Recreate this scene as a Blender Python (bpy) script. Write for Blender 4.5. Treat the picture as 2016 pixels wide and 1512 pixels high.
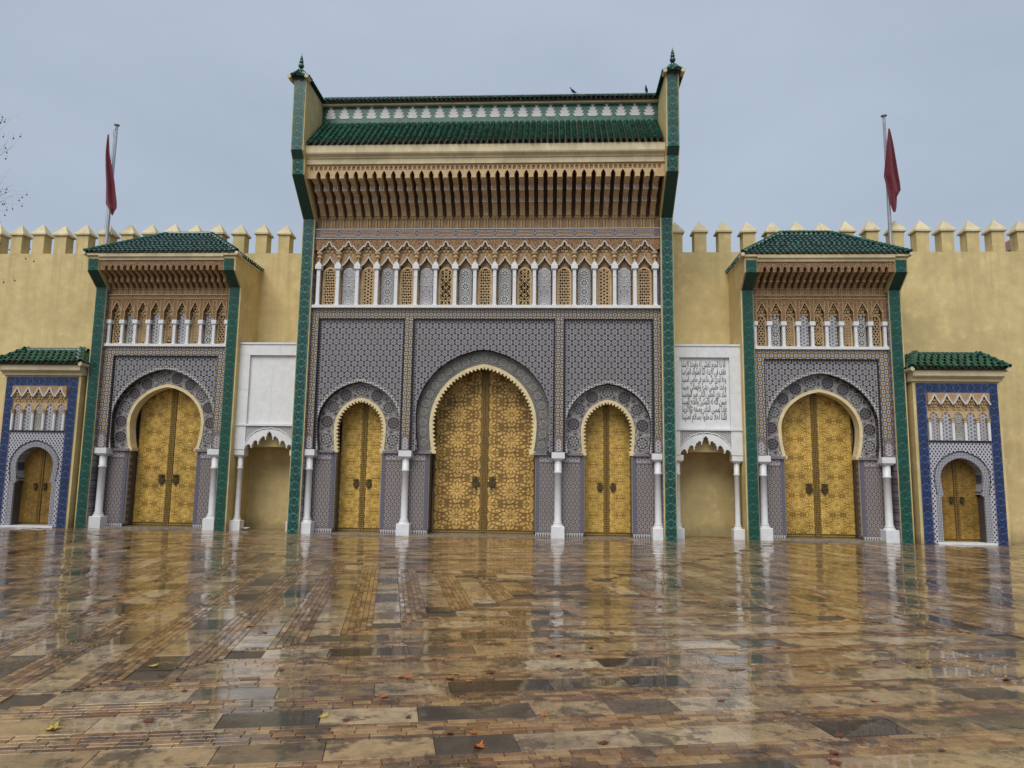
import bpy, math, random
from mathutils import Vector, Matrix
from mathutils.geometry import tessellate_polygon

for o in list(bpy.data.objects): bpy.data.objects.remove(o)
sc = bpy.context.scene
COL = sc.collection
R = math.radians
rnd = random.Random(7)

# ------------------------------------------------------------------ camera, sky, sun, exposure
cam_d = bpy.data.cameras.new('camera'); cam = bpy.data.objects.new('camera', cam_d); COL.objects.link(cam)
CAM = Vector((2.1456, -22.4576, 1.7)); YAW, PITCH, ROLL = .0543, .1313, .0144
_f = Vector((-math.sin(YAW)*math.cos(PITCH), math.cos(YAW)*math.cos(PITCH), math.sin(PITCH)))
_r = Vector((math.cos(YAW), math.sin(YAW), 0)); _u = _r.cross(_f)
_R = _r*math.cos(ROLL)+_u*math.sin(ROLL); _U = -_r*math.sin(ROLL)+_u*math.cos(ROLL)
mw = Matrix.Identity(4)
for i in range(3):
    mw[i][0] = _R[i]; mw[i][1] = _U[i]; mw[i][2] = -_f[i]; mw[i][3] = CAM[i]
cam.matrix_world = mw
cam_d.sensor_width = 36; cam_d.lens = 1443.8/2016*36; cam_d.clip_end = 3000; cam_d.clip_start = .05
sc.camera = cam

SUN_EL, SUN_AZ = R(49), R(198)      # bright part of the overcast, behind the camera and a little to the left
w = bpy.data.worlds.new('World'); sc.world = w; w.use_nodes = True
nt = w.node_tree; nt.nodes.clear()
out = nt.nodes.new('ShaderNodeOutputWorld'); bg = nt.nodes.new('ShaderNodeBackground')
sky = nt.nodes.new('ShaderNodeTexSky'); sky.sky_type = 'NISHITA'; sky.sun_disc = False
sky.sun_elevation = SUN_EL; sky.sun_rotation = SUN_AZ; sky.dust_density = 4; sky.air_density = 1.2
mixw = nt.nodes.new('ShaderNodeMix'); mixw.data_type = 'RGBA'
tcw = nt.nodes.new('ShaderNodeTexCoord'); nzw = nt.nodes.new('ShaderNodeTexNoise')
nzw.inputs['Scale'].default_value = 2.2; nzw.inputs['Detail'].default_value = 5; nzw.inputs['Roughness'].default_value = .5
crw = nt.nodes.new('ShaderNodeValToRGB')
crw.color_ramp.elements[0].position = .3; crw.color_ramp.elements[0].color = (2.62, 3.10, 3.78, 1)
crw.color_ramp.elements[1].position = .7; crw.color_ramp.elements[1].color = (3.14, 3.66, 4.38, 1)
mpw = nt.nodes.new('ShaderNodeMapping'); mpw.inputs['Scale'].default_value = (1, 1, 2.2)
nt.links.new(tcw.outputs['Generated'], mpw.inputs[0]); nt.links.new(mpw.outputs[0], nzw.inputs['Vector'])
nt.links.new(nzw.outputs[0], crw.inputs[0])
mixw.inputs[0].default_value = .93          # cloud deck over the clear sky
nt.links.new(sky.outputs[0], mixw.inputs[6]); nt.links.new(crw.outputs[0], mixw.inputs[7])
nt.links.new(mixw.outputs[2], bg.inputs[0]); bg.inputs[1].default_value = .0905
nt.links.new(bg.outputs[0], out.inputs[0])

sun_d = bpy.data.lights.new('sun', 'SUN'); sun = bpy.data.objects.new('sun', sun_d); COL.objects.link(sun)
sun_d.energy = 1.5; sun_d.angle = R(42); sun_d.color = (1, .97, .92)
_sd = Vector((math.sin(SUN_AZ)*math.cos(SUN_EL), math.cos(SUN_AZ)*math.cos(SUN_EL), math.sin(SUN_EL)))
sun.rotation_euler = (-_sd).to_track_quat('-Z', 'Y').to_euler(); sun.location = (0, -30, 40)

sc.view_settings.view_transform = 'Standard'; sc.view_settings.look = 'None'
sc.view_settings.gamma = 1; sc.view_settings.use_curve_mapping = False
sc.view_settings.exposure = .77
sc.render.engine = 'CYCLES'; sc.cycles.use_denoising = True
sc.cycles.max_bounces = 6; sc.cycles.diffuse_bounces = 3; sc.cycles.glossy_bounces = 3

# ------------------------------------------------------------------ node expressions
class V:
    nt = None
    def __init__(s, v): s.v = v
    def __add__(a, b): return M('ADD', a, b)
    __radd__ = __add__
    def __sub__(a, b): return M('SUBTRACT', a, b)
    def __rsub__(a, b): return M('SUBTRACT', b, a)
    def __mul__(a, b): return M('MULTIPLY', a, b)
    __rmul__ = __mul__
    def __truediv__(a, b): return M('DIVIDE', a, b)
    def __neg__(a): return M('MULTIPLY', a, -1.)
    def __lt__(a, b): return M('LESS_THAN', a, b)
    def __gt__(a, b): return M('GREATER_THAN', a, b)
def setin(sock, v):
    if isinstance(v, V): v = v.v
    if hasattr(v, 'is_output'): V.nt.links.new(v, sock)
    else: sock.default_value = v
def M(op, *a):
    n = V.nt.nodes.new('ShaderNodeMath'); n.operation = op
    for i, x in enumerate(a): setin(n.inputs[i], x)
    return V(n.outputs[0])
def Abs(a): return M('ABSOLUTE', a)
def Sin(a): return M('SINE', a)
def Cos(a): return M('COSINE', a)
def Fl(a): return M('FLOOR', a)
def Fr(a): return M('FRACT', a)
def Sq(a): return M('SQRT', a)
def Mx(a, b): return M('MAXIMUM', a, b)
def Mn(a, b): return M('MINIMUM', a, b)
def At2(a, b): return M('ARCTAN2', a, b)
def Md(a, b): return M('FLOORED_MODULO', a, b)
def sstep(lo, hi, x):
    n = V.nt.nodes.new('ShaderNodeMapRange'); n.interpolation_type = 'SMOOTHSTEP'
    setin(n.inputs[0], x); n.inputs[1].default_value = lo; n.inputs[2].default_value = hi
    return V(n.outputs[0])
def mixc(f, a, b, mode='MIX'):
    n = V.nt.nodes.new('ShaderNodeMix'); n.data_type = 'RGBA'; n.blend_type = mode
    setin(n.inputs[0], f)
    for i, c in ((6, a), (7, b)):
        if isinstance(c, tuple): c = c if len(c) == 4 else c+(1,)
        setin(n.inputs[i], c)
    return V(n.outputs[2])
def coords():
    tc = V.nt.nodes.new('ShaderNodeTexCoord'); sp = V.nt.nodes.new('ShaderNodeSeparateXYZ')
    V.nt.links.new(tc.outputs['Object'], sp.inputs[0])
    return V(sp.outputs[0]), V(sp.outputs[1]), V(sp.outputs[2]), tc.outputs['Object']
def noise(scale, detail=4, rough=.55, vec=None, stretch=None, out=0):
    n = V.nt.nodes.new('ShaderNodeTexNoise')
    n.inputs['Scale'].default_value = scale; n.inputs['Detail'].default_value = detail; n.inputs['Roughness'].default_value = rough
    if vec is None:
        tc = V.nt.nodes.new('ShaderNodeTexCoord'); vec = tc.outputs['Object']
    if stretch:
        mp = V.nt.nodes.new('ShaderNodeMapping'); mp.inputs['Scale'].default_value = stretch
        V.nt.links.new(vec, mp.inputs[0]); vec = mp.outputs[0]
    V.nt.links.new(vec, n.inputs['Vector'])
    return V(n.outputs[out])
def geo_pos():
    g = V.nt.nodes.new('ShaderNodeNewGeometry'); return g.outputs['Position']
class Mat:
    def __init__(s, name):
        s.m = bpy.data.materials.new(name); s.m.use_nodes = True; s.nt = s.m.node_tree; V.nt = s.nt
        s.b = s.nt.nodes['Principled BSDF']
    def set(s, col=None, rough=None, metal=None, spec=None, bump=None, dist=.01, strength=.6):
        V.nt = s.nt
        if col is not None: setin(s.b.inputs['Base Color'], col+(1,) if isinstance(col, tuple) and len(col) == 3 else col)
        if rough is not None: setin(s.b.inputs['Roughness'], rough)
        if metal is not None: setin(s.b.inputs['Metallic'], metal)
        if spec is not None: setin(s.b.inputs['Specular IOR Level'], spec)
        if bump is not None:
            bn = s.nt.nodes.new('ShaderNodeBump'); bn.inputs['Distance'].default_value = dist; bn.inputs['Strength'].default_value = strength
            setin(bn.inputs['Height'], bump); s.nt.links.new(bn.outputs[0], s.b.inputs['Normal'])
        return s.m
MT = {}
def plain(name, col, rough=.7, var=.25, scale=3, metal=0, bump=.004, spec=.5, dirt=None):
    k = Mat(name); p = geo_pos()
    n1 = noise(scale, 6, .6, p); n2 = noise(scale*9, 4, .6, p)
    dark = tuple(c*(1-var) for c in col); lite = tuple(min(1, c*(1+var*.6)) for c in col)
    c = mixc(sstep(.3, .72, n1*.65+n2*.35), dark, lite)
    if dirt:
        st = noise(2.5, 5, .6, p, (1, 1, .12))
        c = mixc(sstep(.5, .8, st)*.5, c, dirt)
    MT[name] = k.set(c, rough+n2*.12-.06, metal, spec, n2+n1*.5 if bump else None, bump, .5)
    return MT[name]

# plaster, stone, metal
def plaster(name, col, dirt):
    k = Mat(name); p = geo_pos()
    n1 = noise(.55, 6, .6, p); n2 = noise(14, 5, .6, p); n3 = noise(2.2, 6, .65, p)
    streak = noise(3.2, 5, .65, p, (1, 1, .07))
    sp = V.nt.nodes.new('ShaderNodeSeparateXYZ'); V.nt.links.new(p, sp.inputs[0]); z = V(sp.outputs[2])
    c = mixc(sstep(.28, .75, n1*.6+n3*.4), tuple(x*.78 for x in col), tuple(min(1, x*1.16) for x in col))
    c = mixc(sstep(.48, .76, streak)*.45, c, dirt)
    c = mixc(sstep(.58, .66, n3)*.28, c, tuple(min(1, x*1.25) for x in col))
    foot = sstep(.55, .0, z+n3*.5-.25)
    c = mixc(foot*.6, c, tuple(x*.55 for x in dirt))
    runs = sstep(.52, .66, noise(4.2, 4, .6, p, (1, 1, .03)))*sstep(6.5, 9.6, z+n3*2.-1.); c = mixc(runs*.22, c, tuple(x*.62 for x in dirt))
    spots = sstep(.725, .77, noise(5.5, 3, .6, p)); c = mixc(spots*.35, c, tuple(x*.45 for x in dirt))
    MT[name] = k.set(c, .82, 0, .3, n2*.4+n3, .012, .55)
plaster('yellow', (.60, .47, .225), (.43, .325, .15))
plaster('cream', (.62, .53, .335), (.46, .375, .225))
plain('cream_arch', (.68, .56, .32), .7, .2, 4, bump=.006)
plain('tan', (.41, .265, .135), .8, .3, 5, bump=.01)
plain('tan_light', (.55, .385, .205), .8, .25, 5, bump=.01)
plain('soffit', (.15, .095, .062), .85, .5, 20, bump=.03)
plain('hollow_shade', (.035, .022, .015), .9, .3, 8)  # near-black board behind the screens, shade of the openings painted as colour
plain('white_trim', (.58, .54, .50), .65, .2, 8)
plain('frieze_bg', (.19, .14, .14), .6, .5, 30)
plain('cartouche_tan', (.40, .215, .105), .8, .5, 40, bump=.02)
plain('bronze', (.12, .085, .040), .42, .4, 12, metal=.75)
plain('stile', (.20, .125, .040), .42, .5, 18, metal=.7)
plain('pole', (.34, .34, .37), .45, .15, 3, metal=.4, bump=.001)
plain('dark_green', (.006, .055, .038), .3, .35, 8)
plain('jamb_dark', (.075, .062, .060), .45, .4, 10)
plain('bark', (.09, .07, .055), .9, .4, 6)
plain('bird', (.035, .036, .045), .7, .4, 20)
plain('roofbed', (.11, .085, .055), .9, .5, 12)
plain('brick_far', (.20, .085, .065), .85, .3, 6)
plain('dish', (.7, .68, .64), .35, .15, 8)
plain('ink', (.12, .115, .112), .8, .3, 30)
plain('black_tile', (.02, .018, .024), .25, .3, 20)
plain('tile_white', (.55, .53, .51), .35, .3, 26)
plain('rosette_rim', (.36, .34, .32), .4, .4, 26)
plain('tile_seagreen', (.030, .125, .085), .35, .6, 5)
def marble():
    k = Mat('marble'); p = geo_pos()
    n = noise(1.3, 8, .68, p); v = Abs(n-.5); vein = sstep(.035, .0, v)
    n2 = noise(4.5, 6, .6, p)
    c = mixc(sstep(.3, .75, n2), (.66, .665, .675), (.73, .728, .722)); c = mixc(vein*.22, c, (.48, .49, .50))
    st = noise(3, 5, .6, p, (1, 1, .15)); c = mixc(sstep(.60, .82, st)*.35, c, (.52, .46, .36))
    MT['marble'] = k.set(c, .42, 0, .4, n2, .003, .3)
marble()
def brass(name, col, rough, met):
    k = Mat(name); p = geo_pos()
    n1 = noise(1.6, 6, .62, p); n2 = noise(22, 5, .6, p); st = noise(5, 5, .6, p, (1, 1, .16))
    c = mixc(sstep(.3, .7, n1*.6+n2*.4), tuple(x*.62 for x in col), tuple(min(1, x*1.15) for x in col))
    c = mixc(sstep(.52, .78, st)*.5, c, tuple(x*.5 for x in col))
    c = mixc(sstep(.66, .72, n2)*.5, c, (col[0]*1.3, col[1]*1.4, col[2]*2.0))
    MT[name] = k.set(c, rough+n1*.2-.1, met, .5, n2*.6+n1, .006, .5)
brass('brass', (.70, .45, .145), .42, .3)
brass('brass_dark', (.25, .145, .038), .5, .3)
brass('brass_gate', (.74, .49, .125), .45, .3)
brass('brass_gate_dark', (.36, .215, .042), .5, .3)

# zellige patterns ----------------------------------------------------------
def tile_noise(c, amt=.25):
    p = geo_pos(); n = noise(1.1, 5, .6, p); n2 = noise(26, 3, .6, p)
    c = mixc(sstep(.35, .75, n)*amt, c, (.16, .13, .11)); return mixc(sstep(.6, .75, n2)*.12, c, (.5, .45, .4))
def quasi(x, z, dirs, s):
    t = None
    for i in range(dirs):
        a = math.pi*i/dirs
        q = Cos((x*math.cos(a)+z*math.sin(a))*s); t = q if t is None else t+q
    return t
def fieldmat(name, period, white, dark, third):
    k = Mat(name); x, y, z, _ = coords()
    px = x/period; pz = z/(period*.86)
    def lat(ox, oz):
        r = Fl(pz+oz); fx = Fr(px+ox+Md(r, 2.)*.5)-.5; fz = (Fr(pz+oz)-.5)*.86
        return fx, fz
    fx, fz = lat(0, 0); d = Sq(fx*fx+fz*fz); gx, gz = lat(.5, 0.); d2 = Sq(gx*gx+gz*gz)
    ang = At2(fz, fx)
    star = Cos(ang*6.)*.055
    ring = sstep(.085, .035, Abs(d+star-.30)); ring2 = sstep(.10, .05, d2); dot = sstep(.12, .06, d)
    diag = sstep(.07, .03, Abs(Abs(fx)-Abs(fz)*.62-.0))*sstep(.30, .36, d)
    wht = Mx(Mx(ring, ring2), Mx(dot, diag))
    c = mixc(wht, dark, white)
    c = mixc(sstep(.06, .03, Abs(d-.18))*.6, c, third)
    MT[name] = k.set(tile_noise(c), .28, 0, .5, wht, .003, .35)
fieldmat('field_main', .205, (.385, .36, .37), (.022, .018, .026), (.16, .15, .165))
fieldmat('field_gate', .20, (.42, .40, .40), (.018, .017, .026), (.16, .16, .185))
fieldmat('dado', .125, (.41, .365, .34), (.045, .034, .042), (.22, .185, .18))
def starmat(name, s, white, dark, third, dirs=4, th=.5, grout=None):
    k = Mat(name); x, y, z, _ = coords()
    q = quasi(x, z, dirs, s); f = Fr(q*.62+.25)
    line = sstep(.0, .12, Abs(f-.5)-.5*(1-th))
    c = mixc(line, white, dark)
    cen = sstep(dirs*.62, dirs*.70, q); c = mixc(cen, c, third)
    MT[name] = k.set(tile_noise(c), .28, 0, .5, line, .002, .3)
starmat('mosaic_star', 2*math.pi/.13, (.62, .60, .58), (.035, .04, .075), (.30, .19, .06), 4, .6)
starmat('mosaic_fine', 2*math.pi/.10, (.58, .57, .58), (.04, .042, .075), (.05, .05, .09), 3, .62)
starmat('mosaic_olive', 2*math.pi/.11, (.50, .47, .42), (.05, .045, .05), (.24, .17, .04), 4, .6)
starmat('spandrel_dark', 2*math.pi/.12, (.25, .245, .225), (.024, .024, .022), (.18, .115, .03), 4, .6)  # arch band tiles, darkened so the recess shade is in the colour
starmat('spandrel_white', 2*math.pi/.20, (.36, .34, .32), (.034, .028, .028), (.02, .016, .018), 3, .55)  # whites toned down, shade of the recessed band is put into them
starmat('reveal_tile', 2*math.pi/.09, (.30, .26, .28), (.075, .06, .08), (.04, .03, .05), 4, .6)
starmat('mosaic_carved', 2*math.pi/.06, (.58, .57, .55), (.14, .13, .13), (.1, .1, .1), 3, .6)
starmat('lattice_tile', 2*math.pi/.09, (.55, .51, .50), (.05, .04, .06), (.1, .08, .1), 3, .6)
def rosettemat(name, n, rings, white, dark, third):
    # for thin discs and niche panels: origin of the object is the rosette's centre, radius in object scale ~ .2
    k = Mat(name); x, y, z, _ = coords()
    r = Sq(x*x+z*z)*rings; a = At2(z, x)
    v = Sin(r*2*math.pi)*.6+Cos(a*n+Fl(r)*math.pi)*.8
    c = mixc(sstep(-.15, .25, v), dark, white)
    c = mixc(sstep(.93, .97, Cos(r*math.pi)), c, third)
    MT[name] = k.set(tile_noise(c, .2), .3, 0, .5)
rosettemat('rosette_a', 8, 13, (.24, .225, .22), (.032, .025, .028), (.04, .025, .032))  # disc whites lowered too, tile colours carry part of the recess shade
rosettemat('rosette_b', 8, 12, (.15, .13, .132), (.022, .016, .020), (.035, .016, .025))
rosettemat('rosette_c', 8, 12, (.36, .345, .33), (.04, .036, .036), (.03, .024, .024))
rosettemat('rosette_small', 10, 26, (.30, .29, .26), (.022, .022, .022), (.20, .125, .035))
def panelmat(name, pz, base):
    # stacked rosettes up a niche panel; origin at the panel's bottom centre
    k = Mat(name); x, y, z, _ = coords()
    zz = (Fr(z/pz)-.5)*pz; r = Sq(x*x+zz*zz)*30.; a = At2(zz, x)
    v = Cos(a*8.)*.7+Sin(r*2.4)*.7
    c = mixc(sstep(-.1, .25, v), base, (.60, .585, .54)); far = sstep(3.3, 3.5, r)
    q = quasi(x, z, 4, 2*math.pi/.06); c2 = mixc(sstep(.0, .4, Abs(q)-.5), base, (.42, .40, .36))
    c = mixc(far, c, c2); c = mixc(sstep(.95, .5, r), c, (.32, .24, .06))
    MT[name] = k.set(tile_noise(c, .15), .28, 0, .5)
panelmat('panel_round', .30, (.035, .045, .075))
panelmat('panel_green', .42, (.015, .04, .05))
panelmat('panel_blue', .27, (.012, .022, .05))
def checkmat(name, s, ochre, pale, dark):
    k = Mat(name); x, y, z, _ = coords()
    px = x/s; pz = z/s; fx = Abs(Fr(px)-.5); fz = Abs(Fr(pz)-.5)
    ch = Md(Fl(px)+Fl(pz), 2.)
    m = Mx(fx, fz)
    c = mixc(ch, ochre, pale)
    c = mixc(M('LESS_THAN', m, .17)*(1-ch), c, (.46, .40, .30)); c = mixc(M('LESS_THAN', m, .2)*ch, c, dark)
    c = mixc(M('GREATER_THAN', m, .42), c, dark)
    MT[name] = k.set(tile_noise(c, .2), .28, 0, .5, m, .003, .3)
checkmat('check_main', .126, (.25, .185, .075), (.40, .36, .33), (.030, .024, .030))
checkmat('check_gate', .126, (.30, .185, .050), (.42, .42, .46), (.03, .03, .04))
def reliefmat(name, hw, pz, dark, line, lo=.0):
    k = Mat(name); x, y, z, _ = coords()
    ax = Abs(x)/hw; t = z/pz*2*math.pi
    v1 = Abs(Sin(t*.5+Cos(ax*math.pi*1.15)*1.5)); v2 = Abs(Sin(t+Sin(ax*5.2)*1.9+1.)); v3 = Abs(Cos(t*.5)*1.0-ax*1.25+.25)
    v = Mn(Mn(v1*1.1, v2*1.25), v3*1.3)
    ln = sstep(.27, .10, v); ln = Mx(ln, sstep(.055, .03, Abs(ax-.90)))
    p = geo_pos(); n = noise(2.2, 5, .6, p); n2 = noise(40, 2, .5, p)
    c = mixc(ln*(n2*.9+.35), dark, line); c = mixc(sstep(.4, .75, n)*.45, c, tuple(q*.55 for q in dark))
    MT[name] = k.set(c, .24+n*.12, 0, .6, ln, .012, .8)
reliefmat('relief_green', .17, .24, (.002, .040, .030), (.075, .275, .21))
reliefmat('relief_green_gate', .17, .24, (.002, .052, .034), (.030, .165, .11))
reliefmat('relief_blue', .15, .21, (.008, .018, .075), (.07, .125, .28))
def scalemat():
    k = Mat('field_blue'); x, y, z, _ = coords()
    u = (x+z*.7)/.105; v = (x-z*.7)/.105
    m = Mx(Abs(Fr(u)-.5), Abs(Fr(v)-.5)); c = mixc(sstep(.25, .33, m), (.02, .022, .05), (.48, .47, .50))
    MT['field_blue'] = k.set(tile_noise(c, .15), .28, 0, .5, m, .002, .3)
    k = Mat('braid'); x, y, z, _ = coords()
    q = quasi(x, z, 2, 2*math.pi/.085); c = mixc(sstep(-.6, -.1, q), (.05, .042, .046), (.46, .44, .42))
    MT['braid'] = k.set(tile_noise(c, .3), .35)
    k = Mat('smalltile'); x, y, z, _ = coords()
    m = Mx(Abs(Fr(x/.045)-.5), Abs(Fr(z/.045)-.5)); c = mixc(sstep(.30, .40, m), (.46, .46, .48), (.06, .065, .10))
    MT['smalltile'] = k.set(tile_noise(c, .15), .3)
    k = Mat('violet_border'); x, y, z, _ = coords()
    m = Abs(Fr(z/.05)-.5); c = mixc(sstep(.33, .42, m), (.080, .073, .105), (.22, .21, .235))
    MT['violet_border'] = k.set(tile_noise(c, .15), .3)
    k = Mat('tooth_border'); x, y, z, _ = coords()
    m = Abs(Fr(x/.075)-.5)*2.-Fr(z/.16)*.9+.12; c = mixc(M('GREATER_THAN', m, .25), (.46, .44, .44), (.05, .05, .07))
    MT['tooth_border'] = k.set(tile_noise(c, .15), .3)
scalemat()
def arabesque(name, base, deep, s):
    k = Mat(name); p = geo_pos()
    vo = V.nt.nodes.new('ShaderNodeTexVoronoi'); vo.feature = 'DISTANCE_TO_EDGE'; vo.inputs['Scale'].default_value = s
    V.nt.links.new(p, vo.inputs['Vector']); d = V(vo.outputs['Distance']); wv = noise(s*.9, 3, .5, p)
    ln = sstep(.02, .16, d+wv*.12-.06); n1 = noise(3, 5, .6, p)
    c = mixc(ln, deep, base); c = mixc(sstep(.4, .75, n1)*.35, c, deep)
    MT[name] = k.set(c, .85, 0, .3, ln, .03, .9)
arabesque('carved_tan', (.53, .335, .175), (.25, .125, .07), 22)
arabesque('carved_gate', (.42, .265, .145), (.25, .14, .075), 24)
def glaze():
    k = Mat('roof_glaze'); p = geo_pos()
    oi = V.nt.nodes.new('ShaderNodeObjectInfo'); n = noise(7, 4, .6, p); n2 = noise(1.4, 4, .6, p)
    at = V.nt.nodes.new('ShaderNodeAttribute'); at.attribute_name = 'tint'
    f = n*.5+V(oi.outputs['Random'])*.3+V(at.outputs['Fac'])*.35
    c = mixc(sstep(.25, .95, f), (.004, .046, .030), (.018, .155, .092))
    c = mixc(sstep(.62, .8, n)*.5*sstep(.4, .7, n2), c, (.07, .065, .045))
    MT['roof_glaze'] = k.set(c, .13+n*.12, 0, .7, n, .01, .3)
glaze()
def flagmat():
    k = Mat('flag_red'); p = geo_pos(); n = noise(12, 3, .5, p)
    k.b.inputs['Sheen Weight'].default_value = .2
    MT['flag_red'] = k.set(mixc(n, (.105, .006, .017), (.155, .010, .026)), .85)
flagmat()
def paving(name, ramp, brk):
    k = Mat(name); p = geo_pos()
    at = V.nt.nodes.new('ShaderNodeAttribute'); at.attribute_name = 'tint'
    cr = V.nt.nodes.new('ShaderNodeValToRGB'); cr.color_ramp.interpolation = 'LINEAR'
    els = cr.color_ramp.elements
    els[0].position = ramp[0][0]; els[0].color = ramp[0][1]+(1,); els[1].position = ramp[-1][0]; els[1].color = ramp[-1][1]+(1,)
    for ps, cl in ramp[1:-1]:
        e = els.new(ps); e.color = cl+(1,)
    V.nt.links.new(at.outputs['Fac'], cr.inputs[0]); base = V(cr.outputs[0])
    n1 = noise(.7, 6, .62, p); n2 = noise(7, 8, .7, p); n3 = noise(45, 4, .65, p); big = noise(.28, 4, .6, p)
    c = mixc(sstep(.40, .66, n2)*.9, base, mixc(.5, base, (.055, .040, .026)))
    c = mixc(sstep(.60, .72, n3)*.4, c, (.34, .26, .16)); c = mixc(sstep(.50, .58, noise(2.6, 9, .74, p))*.75, c, (.030, .021, .014))
    c = mixc(sstep(.45, .8, n1)*.4, c, (.22, .12, .05)); st2 = noise(.9, 8, .7, p); c = mixc(sstep(.50, .60, st2)*.6, c, mixc(.65, c, (.030, .022, .014))); c = mixc(sstep(.56, .64, noise(1.7, 8, .7, p))*.3, c, (.40, .30, .18))
    pit = sstep(.60, .68, noise(85, 3, .6, p)); c = mixc(pit*.55, c, (.035, .026, .018))
    wet = sstep(.36, .60, n1*.55+big*.45+(n2-.5)*.25)       # 1 where a film of water stands, 0 where the stone only is damp
    k.set(c, .5, 0, .5)
    k.set(None, .30-wet*.10+n3*.06, None, .35, n2*.35+n3*.5, .006, .7)
    b = k.b; b.inputs['Coat Weight'].default_value = .0
    setin(b.inputs['Coat Weight'], wet*.65+.35); b.inputs['Coat IOR'].default_value = 1.42
    setin(b.inputs['Coat Roughness'], .10-wet*.083)
    bn = k.nt.nodes.new('ShaderNodeBump'); bn.inputs['Distance'].default_value = .01; bn.inputs['Strength'].default_value = .12
    setin(bn.inputs['Height'], noise(3.2, 3, .5, p)+n2*.12*(1.2-wet)); k.nt.links.new(bn.outputs[0], b.inputs['Coat Normal'])
    MT[name] = k.m
paving('slab', [(0, (.020, .017, .015)), (.2, (.035, .029, .024)), (.3, (.09, .068, .046)), (.5, (.30, .18, .080)), (.75, (.43, .285, .14)), (1, (.50, .375, .225))], 0)
paving('paver_brick', [(0, (.055, .032, .018)), (.25, (.175, .080, .033)), (.5, (.28, .142, .055)), (.75, (.37, .215, .088)), (1, (.43, .28, .14))], 1)
plain('threshold', (.26, .22, .17), .22, .4, 5, bump=.003)
plain('mortar', (.085, .058, .034), .35, .4, 9, bump=.01)
def leafmat(name, a, b):
    k = Mat(name); p = geo_pos(); n = noise(60, 4, .6, p); MT[name] = k.set(mixc(sstep(.35, .65, n), a, b), .38, 0, .5, n, .002, .5)
leafmat('leaf_orange', (.30, .075, .014), (.46, .15, .035)); leafmat('leaf_red', (.085, .014, .008), (.17, .035, .015)); leafmat('leaf_yellow', (.34, .22, .025), (.48, .36, .07))
leafmat('leaf_brown', (.05, .022, .012), (.11, .05, .022))

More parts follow.
